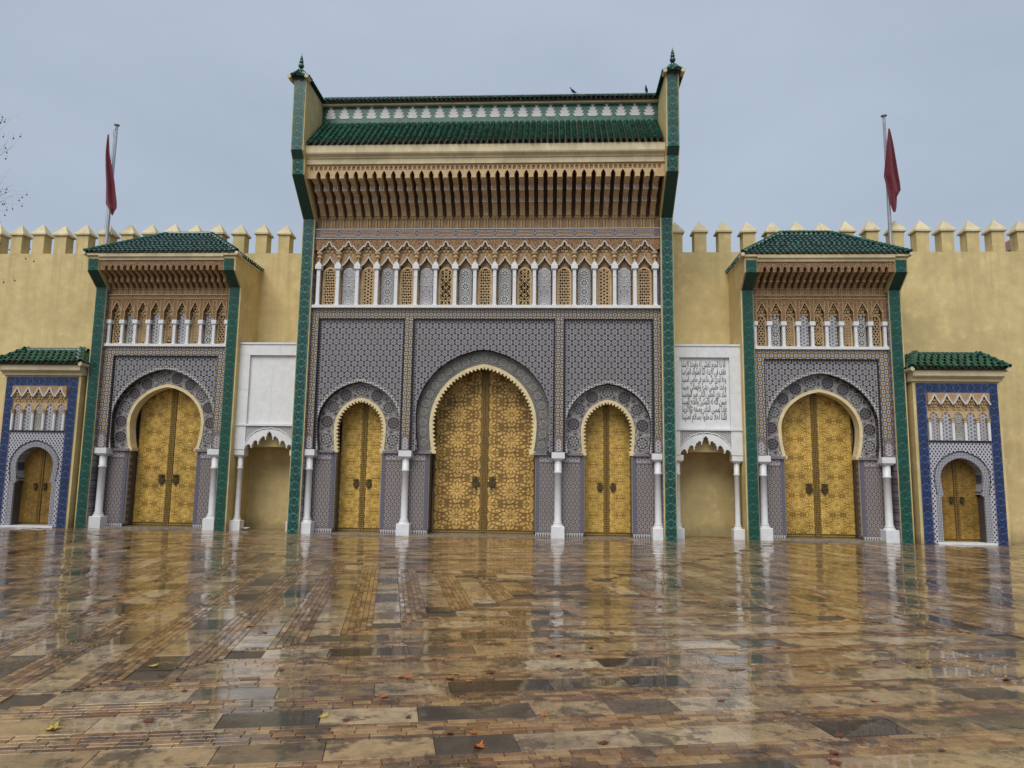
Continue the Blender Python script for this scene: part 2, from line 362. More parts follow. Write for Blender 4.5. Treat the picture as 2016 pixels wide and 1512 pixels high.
# ------------------------------------------------------------------ mesh builder
ORG = {}
class MB:
    def __init__(s): s.v = []; s.f = []; s.mi = []; s.cur = 0; s.t = []; s.tint = None
    def add(s, vs, fs):
        n = len(s.v); s.v += [tuple(p) for p in vs]
        for f in fs: s.f.append([n+i for i in f]); s.mi.append(s.cur); s.t.append(s.tint or 0.)
        return s
    def box(s, x0, x1, y0, y1, z0, z1):
        return s.add([(x0, y0, z0), (x1, y0, z0), (x1, y1, z0), (x0, y1, z0), (x0, y0, z1), (x1, y0, z1), (x1, y1, z1), (x0, y1, z1)],
                     [(0, 3, 2, 1), (4, 5, 6, 7), (0, 1, 5, 4), (1, 2, 6, 5), (2, 3, 7, 6), (3, 0, 4, 7)])
    def plate(s, outer, holes, y0, y1, back=False):
        """outline in x,z cut out of a slab from y0 (front) to y1"""
        polys = [[Vector((p[0], p[1], 0)) for p in poly] for poly in [outer]+list(holes)]
        flat = [p for poly in polys for p in poly]
        tris = tessellate_polygon(polys)
        s.add([(p.x, y0, p.y) for p in flat], tris)
        if back: s.add([(p.x, y1, p.y) for p in flat], tris)
        for poly in polys:
            n = len(poly); vs = []
            for p in poly: vs += [(p.x, y0, p.y), (p.x, y1, p.y)]
            s.add(vs, [(2*i, 2*i+1, 2*((i+1) % n)+1, 2*((i+1) % n)) for i in range(n)])
        return s
    def prism_x(s, prof, x0, x1):
        """profile in y,z extruded along x"""
        tris = tessellate_polygon([[Vector((p[0], p[1], 0)) for p in prof]]); n = len(prof)
        s.add([(x0, p[0], p[1]) for p in prof], tris); s.add([(x1, p[0], p[1]) for p in prof], tris)
        vs = []
        for p in prof: vs += [(x0, p[0], p[1]), (x1, p[0], p[1])]
        return s.add(vs, [(2*i, 2*i+1, 2*((i+1) % n)+1, 2*((i+1) % n)) for i in range(n)])
    def ribbon(s, pts, wd, y0, y1):
        """raised strip of width wd along a polyline in x,z, front y0"""
        n = len(pts); L = []; Rr = []
        for i in range(n):
            a = Vector(pts[max(0, i-1)]); b = Vector(pts[min(n-1, i+1)]); d = (b-a)
            d = d.normalized() if d.length > 1e-9 else Vector((1, 0)); q = Vector((-d.y, d.x))*wd/2; p = Vector(pts[i])
            L.append(p+q); Rr.append(p-q)
        vs = []
        for a, b in zip(L, Rr): vs += [(a.x, y0, a.y), (b.x, y0, b.y), (a.x, y1, a.y), (b.x, y1, b.y)]
        fs = []
        for i in range(n-1):
            k = 4*i; fs += [(k, k+1, k+5, k+4), (k, k+4, k+6, k+2), (k+1, k+3, k+7, k+5)]
        return s.add(vs, fs)
    def lathe(s, prof, cx, cy, n=16):
        vs = []; fs = []
        for r, z in prof:
            for i in range(n):
                a = 2*math.pi*i/n; vs.append((cx+r*math.cos(a), cy+r*math.sin(a), z))
        for j in range(len(prof)-1):
            for i in range(n): fs.append((j*n+i, j*n+(i+1) % n, (j+1)*n+(i+1) % n, (j+1)*n+i))
        fs.append(tuple(range(n))[::-1]); fs.append(tuple((len(prof)-1)*n+i for i in range(n)))
        return s.add(vs, fs)
    def tube(s, pts, rad, n=6):
        vs = []; fs = []; m = len(pts)
        rad = rad if isinstance(rad, (list, tuple)) else [rad]*m
        for i, p in enumerate(pts):
            p = Vector(p); d = Vector(pts[min(m-1, i+1)])-Vector(pts[max(0, i-1)]); d = d.normalized() if d.length else Vector((0, 0, 1))
            a = d.orthogonal().normalized(); b = d.cross(a)
            for k in range(n):
                t = 2*math.pi*k/n; vs.append(p+(a*math.cos(t)+b*math.sin(t))*rad[i])
        for i in range(m-1):
            for k in range(n): fs.append((i*n+k, i*n+(k+1) % n, (i+1)*n+(k+1) % n, (i+1)*n+k))
        fs.append(tuple(range(n))); fs.append(tuple((m-1)*n+k for k in range(n)))
        return s.add(vs, fs)
    def mesh(s, name, mats, origin=(0, 0, 0), smooth=False, tint=False):
        me = bpy.data.meshes.new(name); o = origin
        me.from_pydata([(p[0]-o[0], p[1]-o[1], p[2]-o[2]) for p in s.v], [], s.f)
        mats = mats if isinstance(mats, (list, tuple)) else [mats]
        for m in mats: me.materials.append(MT[m])
        if len(mats) > 1: me.polygons.foreach_set('material_index', s.mi)
        if smooth: me.polygons.foreach_set('use_smooth', [True]*len(s.f))
        if tint:
            at = me.attributes.new('tint', 'FLOAT', 'FACE'); at.data.foreach_set('value', s.t)
        me.update(); return me
    def build(s, name, mats, parent=None, origin=(0, 0, 0), smooth=False, tint=False):
        return link(name, s.mesh(name, mats, origin, smooth, tint), parent, origin)
def link(name, me, parent=None, origin=(0, 0, 0)):
    o = bpy.data.objects.new(name, me); COL.objects.link(o)
    po = ORG.get(parent.name, (0, 0, 0)) if parent else (0, 0, 0)
    if parent: o.parent = parent
    o.location = tuple(origin[i]-po[i] for i in range(3)); ORG[o.name] = tuple(origin)
    return o
def tag(o, label, cat, group=None):
    o['label'] = label; o['category'] = cat
    if group: o['group'] = group
    return o
def thing(name, label, cat, loc=(0, 0, 0), group=None):
    o = bpy.data.objects.new(name, None); COL.objects.link(o); o.location = loc; o.empty_display_size = .3
    ORG[o.name] = (0, 0, 0)
    return tag(o, label, cat, group)
def rect(x0, x1, z0, z1): return [(x0, z0), (x1, z0), (x1, z1), (x0, z1)]

def arch_pts(cx, wmax, zm, za, zb, wb, n=20, e=.16):
    """horseshoe arch with a slight point: right foot up over the crown to the left foot"""
    ee = wmax*e; RR = wmax+ee; hh = math.sqrt(RR*RR-ee*ee); sc_ = (za-zm)/hh
    right = []
    for i in range(6):
        u = 1-i/6; right.append((wmax-(wmax-wb)*u*u, zm-(zm-zb)*u))
    tmax = math.acos(ee/RR)
    for i in range(n+1):
        t = tmax*i/n; right.append((-ee+RR*math.cos(t), zm+sc_*RR*math.sin(t)))
    pts = [(cx+x, z) for x, z in right]+[(cx-x, z) for x, z in reversed(right[:-1])]
    return pts
def resample(pts, n):
    d = [0]
    for a, b in zip(pts, pts[1:]): d.append(d[-1]+math.hypot(b[0]-a[0], b[1]-a[1]))
    res = []; j = 0
    for i in range(n+1):
        t = d[-1]*i/n
        while j < len(d)-2 and d[j+1] < t: j += 1
        u = (t-d[j])/max(1e-9, d[j+1]-d[j]); a, b = pts[j], pts[j+1]
        tx, tz = b[0]-a[0], b[1]-a[1]; L = math.hypot(tx, tz) or 1
        res.append((a[0]+tx*u, a[1]+tz*u, -tz/L, tx/L))      # point and left normal (inward for our arches)
    return res

# ------------------------------------------------------------------ the plaza
PA = R(12.3); PE = Vector((math.cos(PA), math.sin(PA))); PD = Vector((-math.sin(PA), math.cos(PA)))
PCU, PCV, PB = 2.86, 11.87, .335
def uv2w(u, v, z=0):
    p = Vector((CAM.x, CAM.y))+PE*u+PD*v; return (p.x, p.y, z)
g = MB(); g.box(-160, 160, -120, 160, -.9, -.012); ground = g.build('ground', 'mortar'); ground['kind'] = 'structure'
pav = bpy.data.objects.new('plaza_paving', None); COL.objects.link(pav); pav['kind'] = 'structure'; ORG[pav.name] = (0, 0, 0)
def hidden_by_building(x, y):
    ax = abs(x)
    if y > 2.6: return True
    if ax < 5.5 and y > 1.4: return True
    return False
def piece(u0, u1, v0, v1, tilt, lift):
    """one stone: top with a tiny random tilt, eased edge, four sides"""
    h = [lift+rnd.uniform(-tilt, tilt) for _ in range(2)]
    zz = [-h[0]-h[1], h[0]-h[1], h[0]+h[1], -h[0]+h[1]]
    c = [(u0, v0), (u1, v0), (u1, v1), (u0, v1)]
    gp = .0022; b = .003
    ci = [(u0+gp, v0+gp), (u1-gp, v0+gp), (u1-gp, v1-gp), (u0+gp, v1-gp)]
    ct = [(u0+gp+b, v0+gp+b), (u1-gp-b, v0+gp+b), (u1-gp-b, v1-gp-b), (u0+gp+b, v1-gp-b)]
    vs = [uv2w(a[0], a[1], z+lift) for a, z in zip(ct, zz)]+[uv2w(a[0], a[1], z+lift-.003) for a, z in zip(ci, zz)]+[uv2w(a[0], a[1], -.024) for a in ci]
    fs = [(0, 1, 2, 3)]
    for i in range(4):
        j = (i+1) % 4; fs += [(4+i, 4+j, j, i), (8+i, 8+j, 4+j, 4+i)]
    return vs, fs
slabs = []; bricks = []
KMAX = 62
for k in range(KMAX):
    r0, r1 = k*PB, (k+1)*PB
    for side in range(4):          # 0 near, 1 far: along u; 2 left, 3 right: along v
        if k % 2 == 0: rows = [(r0, r1)]; lo, hi = .52, .86
        else: rows = [(r0+PB*i/5, r0+PB*(i+1)/5) for i in range(5)]; lo, hi = .13, .26
        for a0, a1 in rows:
            t = -a0
            t += -rnd.uniform(0, lo) if k else 0
            while t < a0+.001:
                L = rnd.uniform(lo, hi); t0 = max(t, -a0); t1 = min(t+L, a0); t += L
                if t1-t0 < .05: continue
                if side == 0: q = (PCU+t0, PCU+t1, PCV-a1, PCV-a0)
                elif side == 1: q = (PCU+t0, PCU+t1, PCV+a0, PCV+a1)
                elif side == 2: q = (PCU-a1, PCU-a0, PCV+t0, PCV+t1)
                else: q = (PCU+a0, PCU+a1, PCV+t0, PCV+t1)
                cu, cv = (q[0]+q[1])/2, (q[2]+q[3])/2
                if cv < 2.6: continue
                x, y, _ = uv2w(cu, cv)
                if hidden_by_building(x, y): continue
                # keep to the wedge the camera could see, with room to step aside
                dx, dy = x-CAM.x, y-CAM.y
                if abs(dx+dy*.054) > dy*.78+2.2: continue
                (slabs if k % 2 == 0 else bricks).append((dy, q))
        if k % 2 == 0:             # corner stones of each ring
            pass
slabs.sort(key=lambda s: s[0]); bricks.sort(key=lambda s: s[0])
def slab_tint():
    r = rnd.random()
    if r < .17: return rnd.uniform(.0, .2)
    if r < .33: return rnd.uniform(.2, .42)
    return rnd.uniform(.45, 1)
def seen(q):
    u, v = (q[0]+q[1])/2, (q[2]+q[3])/2; x, y, _ = uv2w(u, v); d = Vector((x, y, 0))-CAM; z = d.dot(_f)
    if z < .5: return False
    return abs(d.dot(_R)/z) < .70 and -.524 < d.dot(_U)/z < .2
def lay(items, name, mat, tilt, tints, limit):
    n = 0; rest = MB()
    for dy, q in items:
        tn = tints(); vs, fs = piece(*q, tilt, rnd.uniform(-.0007, .0007))
        if n < limit and seen(q):
            m = MB(); m.tint = tn; m.add(vs, fs); c = uv2w((q[0]+q[1])/2, (q[2]+q[3])/2)
            m.build(name, mat, pav, c, tint=True); n += 1
        else: rest.tint = tn; rest.add(vs, fs)
    o = rest.build(name+'_field', mat, pav, tint=True); o['kind'] = 'stuff'
lay(slabs, 'slab', 'slab', .0016, slab_tint, 300)
_bt = [rnd.random()]
def brick_tint():
    _bt[0] = min(.85, max(.2, _bt[0]+rnd.gauss(0, .13))) if rnd.random() < .93 else rnd.uniform(.1, .95)
    return _bt[0]
lay(bricks, 'paving_brick', 'paver_brick', .0010, brick_tint, 300)

# ------------------------------------------------------------------ reusable building parts
def roof_tile_mesh(name, wd, ln, seg=6):
    """one barrel tile, lower end at the origin, running up +y, crown up +z, with a thick lip"""
    m = MB(); vs = []; fs = []; h = wd*.50; th = .014
    for (y, s, lift) in ((0, 1.0, .016), (ln, .86, 0)):
        for k in range(seg+1):
            a = math.pi*k/seg; vs.append((-math.cos(a)*wd/2*s, y, math.sin(a)*h*s+lift))
    for k in range(seg+1):
        a = math.pi*k/seg; vs.append((-math.cos(a)*(wd/2-th), 0, math.sin(a)*(h-th)+.016))
    for k in range(seg+1):
        a = math.pi*k/seg; vs.append((-math.cos(a)*(wd/2-th), .06, math.sin(a)*(h-th)+.01))
    n = seg+1
    for k in range(seg):
        fs += [(k, k+1, n+k+1, n+k), (2*n+k, 2*n+k+1, k+1, k), (3*n+k, 3*n+k+1, 2*n+k+1, 2*n+k)]
    m.add(vs, fs)
    return m.mesh(name, 'roof_glaze', smooth=False)
def tile_slope(parent, org, sets, limit=300):
    """sets: list of (mesh, [matrix,...]) in root-local space; the first `limit` tiles are parts, the rest one mass"""
    allm = [(me, mx) for me, ms in sets for mx in ms]
    rest = MB(); n = 0
    for me, mx in allm:
        if n < limit:
            o = bpy.data.objects.new('roof_tile', me); COL.objects.link(o); o.parent = parent; o.matrix_local = mx; n += 1
        else:
            rest.tint = rnd.random(); rest.add([mx @ v.co for v in me.vertices], [tuple(p.vertices) for p in me.polygons])
    if rest.v: o = rest.build('roof_tiles', 'roof_glaze', parent, tint=True); o['kind'] = 'stuff'
def slope_matrix(p, up, across):
    """frame with y up the slope, x across"""
    up = Vector(up).normalized(); ac = Vector(across).normalized(); nn = ac.cross(up).normalized()
    if nn.z < 0: ac = -ac; nn = -nn
    mx = Matrix.Identity(4)
    for i in range(3): mx[i][0] = ac[i]; mx[i][1] = up[i]; mx[i][2] = nn[i]; mx[i][3] = p[i]
    return mx
def jit(mx, a=.012): return mx @ Matrix.Rotation(rnd.gauss(0, a), 4, 'Z') @ Matrix.Rotation(rnd.gauss(0, a), 4, 'X') @ Matrix.Translation((rnd.gauss(0, .003), rnd.gauss(0, .006), 0))
def column(parent, x, y, H, wb, r, hb, hc):
    s = MB(); s.lathe([(r*1.25, hb), (r*1.25, hb+.05), (r, hb+.12), (r*.96, H-hc-.42), (r*1.16, H-hc-.41), (r*1.16, H-hc-.36), (r*.98, H-hc-.34), (r*1.05, H-hc)], x, y, 18)
    c = s.build('column', 'marble', parent, (x, y, 0), True)
    for p in c.data.polygons:
        if len(p.vertices) > 4: p.use_smooth = False
    h = wb/2; b = MB(); bv = .012
    b.add([(x-h, y-h, 0), (x+h, y-h, 0), (x+h, y+h, 0), (x-h, y+h, 0), (x-h, y-h, hb-.06), (x+h, y-h, hb-.06), (x+h, y+h, hb-.06), (x-h, y+h, hb-.06),
           (x-h+bv, y-h+bv, hb-.045), (x+h-bv, y-h+bv, hb-.045), (x+h-bv, y+h-bv, hb-.045), (x-h+bv, y+h-bv, hb-.045)],
          [(0, 1, 5, 4), (1, 2, 6, 5), (2, 3, 7, 6), (3, 0, 4, 7), (4, 5, 9, 8), (5, 6, 10, 9), (6, 7, 11, 10), (7, 4, 8, 11), (8, 9, 10, 11)])
    b.lathe([(r*1.55, hb-.05), (r*1.5, hb-.01), (r*1.25, hb+.015)], x, y, 14); b.build('base', 'marble', c, (x, y, 0))
    k = MB(); z0 = H-hc; hh = wb*.5
    k.add([(x-r*1.1, y-r*1.1, z0-.03), (x+r*1.1, y-r*1.1, z0-.03), (x+r*1.1, y+r*1.1, z0-.03), (x-r*1.1, y+r*1.1, z0-.03)]+
          [(x-hh, y-hh, z0+.04), (x+hh, y-hh, z0+.04), (x+hh, y+hh, z0+.04), (x-hh, y+hh, z0+.04), (x-hh, y-hh, H), (x+hh, y-hh, H), (x+hh, y+hh, H), (x-hh, y+hh, H)],
          [(0, 1, 5, 4), (1, 2, 6, 5), (2, 3, 7, 6), (3, 0, 4, 7), (4, 5, 9, 8), (5, 6, 10, 9), (6, 7, 11, 10), (7, 4, 8, 11), (8, 9, 10, 11), (3, 2, 1, 0)])
    k.build('capital', 'marble', c, (x, y, H-hc))
    return c
def star_panel(name, wd, ht, n, mats, relief):
    """embossed brass sheet: rosette in the middle, quarter rosettes in the corners, bars between"""
    m = MB(); m.cur = 0; hw, hh = wd/2, ht/2
    m.box(-hw+.001, hw-.001, .004, .03, -hh+.001, hh-.001)
    m.cur = 1
    def kite(cx, cz, a, r0, r1, half, lo=.45):
        ca, sa = math.cos(a), math.sin(a)
        pts = [(r0, 0), (r0+(r1-r0)*lo, half), (r1, 0), (r0+(r1-r0)*lo, -half)]
        if lo > .5: pts = [(r0, half*.35), (r0+(r1-r0)*lo, half), (r1, 0), (r0+(r1-r0)*lo, -half), (r0, -half*.35)]
        w_ = [(cx+p[0]*ca-p[1]*sa, cz+p[0]*sa+p[1]*ca) for p in pts]
        if any(abs(p[0]) > hw-.004 or abs(p[1]) > hh-.004 for p in w_): return
        mx_, mz_ = sum(p[0] for p in w_)/len(w_), sum(p[1] for p in w_)/len(w_); k = len(w_)
        top = [(mx_+(p[0]-mx_)*.74, mz_+(p[1]-mz_)*.74) for p in w_]
        m.add([(p[0], .0035, p[1]) for p in w_]+[(p[0], -relief, p[1]) for p in top],
              [tuple(range(k, 2*k))]+[(i, (i+1) % k, k+(i+1) % k, k+i) for i in range(k)])
    S = min(wd, ht)*1.12
    for cx, cz in ((0, 0), (-hw, -hh), (hw, -hh), (-hw, hh), (hw, hh)):
        for i in range(n):
            a = 2*math.pi*i/n; wdt = math.pi/n
            kite(cx, cz, a, S*.075, S*.355, S*.25*math.tan(wdt)*.90, .62)
            kite(cx, cz, a+wdt, S*.285, S*.43, S*.29*math.tan(wdt)*.80, .45)
            kite(cx, cz, a, S*.375, S*.50, S*.36*math.tan(wdt)*.62, .5)
        for i in range(8): kite(cx, cz, 2*math.pi*i/8, 0.004, S*.065, S*.024)
    for (cx, cz) in ((-hw, 0), (hw, 0), (0, hh), (0, -hh)):
        for i in range(8):
            a = 2*math.pi*i/8+.2; kite(cx, cz, a, S*.02, S*.13, S*.04, .5)
    for sx in (-1, 1):
        for sz in (-1, 1):
            for q in (.44, .5, .56):
                for i in range(5): kite(sx*hw*q, sz*hh*(1-q), 2*math.pi*i/5, S*.01, S*.075, S*.026, .5)
    for z in (0, -hh+.018, hh-.018):
        for sx in (-1, 1):
            for q0, q1 in ((.50, .64), (.66, .74), (.76, .97)):
                x0, x1 = sorted((sx*hw*q0, sx*hw*q1))
                if z == 0 or True:
                    m.add([(x0, .003, z-.016), (x1, .003, z-.016), (x1, .003, z+.016), (x0, .003, z+.016), (x0+.008, -relief*.8, z-.007), (x1-.008, -relief*.8, z-.007), (x1-.008, -relief*.8, z+.007), (x0+.008, -relief*.8, z+.007)],
                          [(4, 5, 6, 7), (0, 1, 5, 4), (1, 2, 6, 5), (2, 3, 7, 6), (3, 0, 4, 7)])
    return m.mesh(name, mats)
PANELS = {}
def door(parent, cx, y, hw, zb, zt, rows, n, mats, knock_z, relief, kind, scale=1):
    stile = .07*scale+.02; lw = hw-stile
    ht = (zt-zb-.10)/rows
    key = (kind,)
    if key not in PANELS: PANELS[key] = star_panel('panel', lw, ht, n, mats, relief)
    for s in (-1, 1):
        lf = MB(); x0, x1 = (cx-hw, cx-.004) if s < 0 else (cx+.004, cx+hw)
        lf.box(x0, x1, y+.032, y+.09, zb, zt); org = ((x0+x1)/2, y, zb)
        leaf = lf.build('door_leaf', 'brass_dark', parent, org)
        pcx = cx+s*(stile+lw/2)
        for i in range(rows):
            o = bpy.data.objects.new('panel', PANELS[key]); COL.objects.link(o); o.parent = leaf
            o.location = (pcx-org[0], 0, .10+ht*(i+.5)); ORG[o.name] = org
        st = MB(); sx0, sx1 = sorted((cx+s*.006, cx+s*stile))
        st.box(sx0, sx1, y-.03, y+.031, zb, zt)
        xm = (sx0+sx1)/2
        z = zb+.05
        while z < zt:
            st.cur = 1
            for xx in (sx0+.012, sx1-.012):
                st.add([(xx-.011, y-.0305, z-.011), (xx+.011, y-.0305, z-.011), (xx+.011, y-.0305, z+.011), (xx-.011, y-.0305, z+.011), (xx, y-.042, z)], [(0, 1, 4), (1, 2, 4), (2, 3, 4), (3, 0, 4)])
            z += .07
        st.build('stile', ['stile', mats[1]], leaf, (xm, y, zb))
        rl = MB(); a, b = sorted((cx+s*(stile+.003), cx+s*(hw-.002))); rl.box(a, b, y-.018, y+.031, zb, zb+.09)
        xx = a+.04; rl.cur = 1
        while xx < b-.02:
            rl.box(xx-.012, xx+.012, y-.028, y-.0185, zb+.03, zb+.06); xx += .06
        rl.build('bottom_rail', ['stile', mats[1]], leaf, ((a+b)/2, y, zb))
        kx = cx+s*(stile+.15*scale); q = .115*scale; kb = MB()
        prof = [(.0, .0)]; nseg = 16
        ring = [(kx+q*math.cos(2*math.pi*i/nseg), knock_z+q*math.sin(2*math.pi*i/nseg)) for i in range(nseg)]
        kb.plate(ring, [], y-.055, y-.02)
        for i in range(nseg):                   # raised rim and boss
            pass
        ring2 = [(kx+q*.72*math.cos(2*math.pi*i/nseg), knock_z+q*.72*math.sin(2*math.pi*i/nseg)) for i in range(nseg)]
        kb.plate(ring2, [[(kx+q*.2*math.cos(-2*math.pi*i/8), knock_z+q*.2*math.sin(-2*math.pi*i/8)) for i in range(8)]], y-.075, y-.055)
        kb.plate([(kx-q*.3, knock_z-q*.9), (kx, knock_z-q*1.55), (kx+q*.3, knock_z-q*.9)], [], y-.06, y-.03)
        kb.box(kx-q*.42, kx+q*.42, y-.05, y-.02, knock_z+q*.9, knock_z+q*1.75)
        kb.box(kx-q*.2, kx+q*.2, y-.10, y-.05, knock_z+q*1.0, knock_z+q*1.5)
        for sx in (-1, 1): kb.box(kx+sx*q*.72-q*.1, kx+sx*q*.72+q*.1, y-.06, y-.02, knock_z+q*.85, knock_z+q*1.7)
        kb.build('knocker', 'bronze', leaf, (kx, y, knock_z))
def portal_arch(parent, cx, y_field, pw, ptop, A_out, A_in, cream_w, y_door, hw, dentil, nros, ros, rr, band_mat, field_mat, zb, rim=True, cream_depth=.30, jamb=None, roff=0.):
    """one recessed arch bay: tiled field, outer arch, rosette band, plaster arch"""
    po = arch_pts(cx, *A_out); pi_ = arch_pts(cx, *A_in)
    # field: rectangle with the outer arch cut away down to the springing
    outer = [(cx+pw, zb), (cx+pw, ptop), (cx-pw, ptop), (cx-pw, zb)]+[p for p in reversed(po)]
    f = MB(); f.plate(outer, [], y_field, y_field+.22); f.build('tile_field', field_mat, parent, (cx, y_field, zb))
    # thin border bands round the field
    bd = MB(); t = .055
    for (x0, x1, z0, z1) in ((cx-pw, cx-pw+t, zb, ptop), (cx+pw-t, cx+pw, zb, ptop), (cx-pw+t, cx+pw-t, ptop-t, ptop)):
        bd.box(x0, x1, y_field-.012, y_field-.001, z0, z1)
    bd.build('field_border', 'braid', parent, (cx, y_field, zb))
    if rim:
        rp = resample(po, 60); r2 = MB(); r2.ribbon([(p[0]-p[2]*.045, p[1]-p[3]*.045) for p in rp], .085, y_field-.016, y_field-.002)
        r2.build('arch_rim', 'braid', parent, (cx, y_field, zb))
    # band between the two arches
    yb = y_field+.24
    o2 = [(p[0], p[1]) for p in po]; i2 = [(p[0], p[1]) for p in pi_]
    bpoly = o2+list(reversed(i2))
    b = MB(); b.plate(bpoly, [], yb, yb+.06); band = b.build('arch_band', band_mat, parent, (cx, yb, zb))
    so = MB(); n = len(po); vs = []
    for p in po: vs += [(p[0], y_field+.002, p[1]), (p[0], yb, p[1])]
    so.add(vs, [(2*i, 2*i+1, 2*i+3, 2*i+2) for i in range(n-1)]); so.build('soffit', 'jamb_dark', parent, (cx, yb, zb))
    # rosette discs
    mid = [((a[0]+c[0])/2, (a[1]+c[1])/2) for a, c in zip(po, pi_)]
    ctr = resample(mid, 200); L = len(ctr)-1
    for i in range(nros):
        t = (i+.5)/nros if nros % 2 else (i+.5)/nros
        k = int(.015*L+t*L*.97); px, pz = ctr[k][0], ctr[k][1]
        m = MB(); ns = 20; m.plate([(px+rr*math.cos(2*math.pi*j/ns), pz+rr*math.sin(2*math.pi*j/ns)) for j in range(ns)], [], yb-.016, yb-.0005)
        m.build('rosette', ros[i % len(ros)], band, (px, yb, pz))
        m = MB(); m.plate([(px+(rr+.016)*math.cos(2*math.pi*j/ns), pz+(rr+.016)*math.sin(2*math.pi*j/ns)) for j in range(ns)], [[(px+rr*1.0*math.cos(-2*math.pi*j/ns), pz+rr*math.sin(-2*math.pi*j/ns)) for j in range(ns)]], yb-.019, yb-.001)
        m.build('rosette_ring', 'rosette_rim', band, (px, yb, pz))
    # plaster arch with its scalloped edge
    nd = dentil*2 if dentil else 60
    per = 8; N = (dentil*per) if dentil else 72
    rs = resample(pi_, N); inner = []
    for i, p in enumerate(rs):
        dpt = cream_w
        if dentil:
            ph = (i % per)/per; dpt = cream_w+.055*(1 if .12 < ph < .62 else 0)-.0
        inner.append((p[0]+p[2]*dpt, p[1]+p[3]*dpt))
    cr = MB(); cr.plate([(p[0], p[1]) for p in rs]+list(reversed(inner)), [], yb-.03, yb+cream_depth)
    # little feet
    xi = A_in[0]
    for s in (-1, 1):
        foot = pi_[0] if s > 0 else pi_[-1]
        x0, x1 = sorted((foot[0]+s*.06, foot[0]-s*(cream_w+.04)))
        cr.box(x0, x1, yb-.05, yb+cream_depth-.01, zb-.07, zb+.03)
    cr.build('plaster_arch', 'cream_arch', parent, (cx, yb, zb))
    # reveal behind the plaster arch, down to the ground
    rv = MB(); rin = resample(pi_, 50); vs = []
    for p in rin: vs += [(p[0]+p[2]*.02, yb+.05, p[1]+p[3]*.02), (p[0]+p[2]*.02, y_door+.2, p[1]+p[3]*.02)]
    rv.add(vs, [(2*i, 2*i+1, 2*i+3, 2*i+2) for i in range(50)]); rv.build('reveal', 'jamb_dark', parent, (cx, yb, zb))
def dado(parent, x0, x1, y, zt, door_side, y_door):
    """tiled panel between a column and a door; door_side is the sign of the side the door is on"""
    m = MB(); m.box(x0, x1, y, y+.3, .0, zt)
    d = m.build('dado', 'dado', parent, ((x0+x1)/2, y, 0))
    bw = .11
    b0, b1 = (x1-bw, x1) if door_side > 0 else (x0, x0+bw)
    b = MB(); b.box(b0+.001, b1-.001, y-.012, y-.001, .16, zt-.02); b.build('border', 'violet_border', d, ((b0+b1)/2, y, 0))
    c0, c1 = (x0, b0) if door_side > 0 else (b1, x1)
    s = MB(); s.box(x0+.001, x1-.001, y-.014, y-.001, .0, .14); s.build('skirting', 'tooth_border', d, ((x0+x1)/2, y, 0))
    s = MB(); s.box(c0, c1, y-.010, y-.001, zt-.20, zt-.03); s.build('top_border', 'lattice_tile', d, ((x0+x1)/2, y, 0))
    s = MB(); s.box(c0, c1, y-.014, y-.001, zt-.235, zt-.205); s.box(c0, c1, y-.014, y-.001, .145, .185); s.build('fillet', 'frieze_bg', d, ((x0+x1)/2, y, 0))
    jx = x1 if door_side > 0 else x0
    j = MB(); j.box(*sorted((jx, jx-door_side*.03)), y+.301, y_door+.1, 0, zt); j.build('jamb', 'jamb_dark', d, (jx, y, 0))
    pq = MB(); pq.box(*sorted((jx-door_side*.001, jx+door_side*.02)), y+.02, y+.10, .16, zt-.02); pq.build('jamb_strip', 'smalltile', d, (jx, y, 0))
def wing(parent, x0, x1, prof, ybk):
    pr = list(prof)+[(ybk, prof[-1][1]), (ybk, prof[0][1])]
    m = MB(); m.prism_x(pr, x0, x1); return m.build('side_wall', 'yellow', parent)
def strip(parent, x0, x1, prof, mat, dark='dark_green'):
    """glazed tile facing set 2 cm proud of the wing's front, one piece per facet"""
    for (a, b) in zip(prof, prof[1:]):
        a, b = Vector(a), Vector(b); d = (b-a).normalized(); nn = Vector((-d.y, d.x))
        if nn.x > 0: nn = -nn
        vert = abs(d.x) < .2
        q = [a+nn*.022, b+nn*.022, b, a]; m = MB(); m.prism_x([(p.x, p.y) for p in q], x0, x1)
        m.build('tile_facing', mat if vert else dark, parent, ((x0+x1)/2, a.x, a.y))
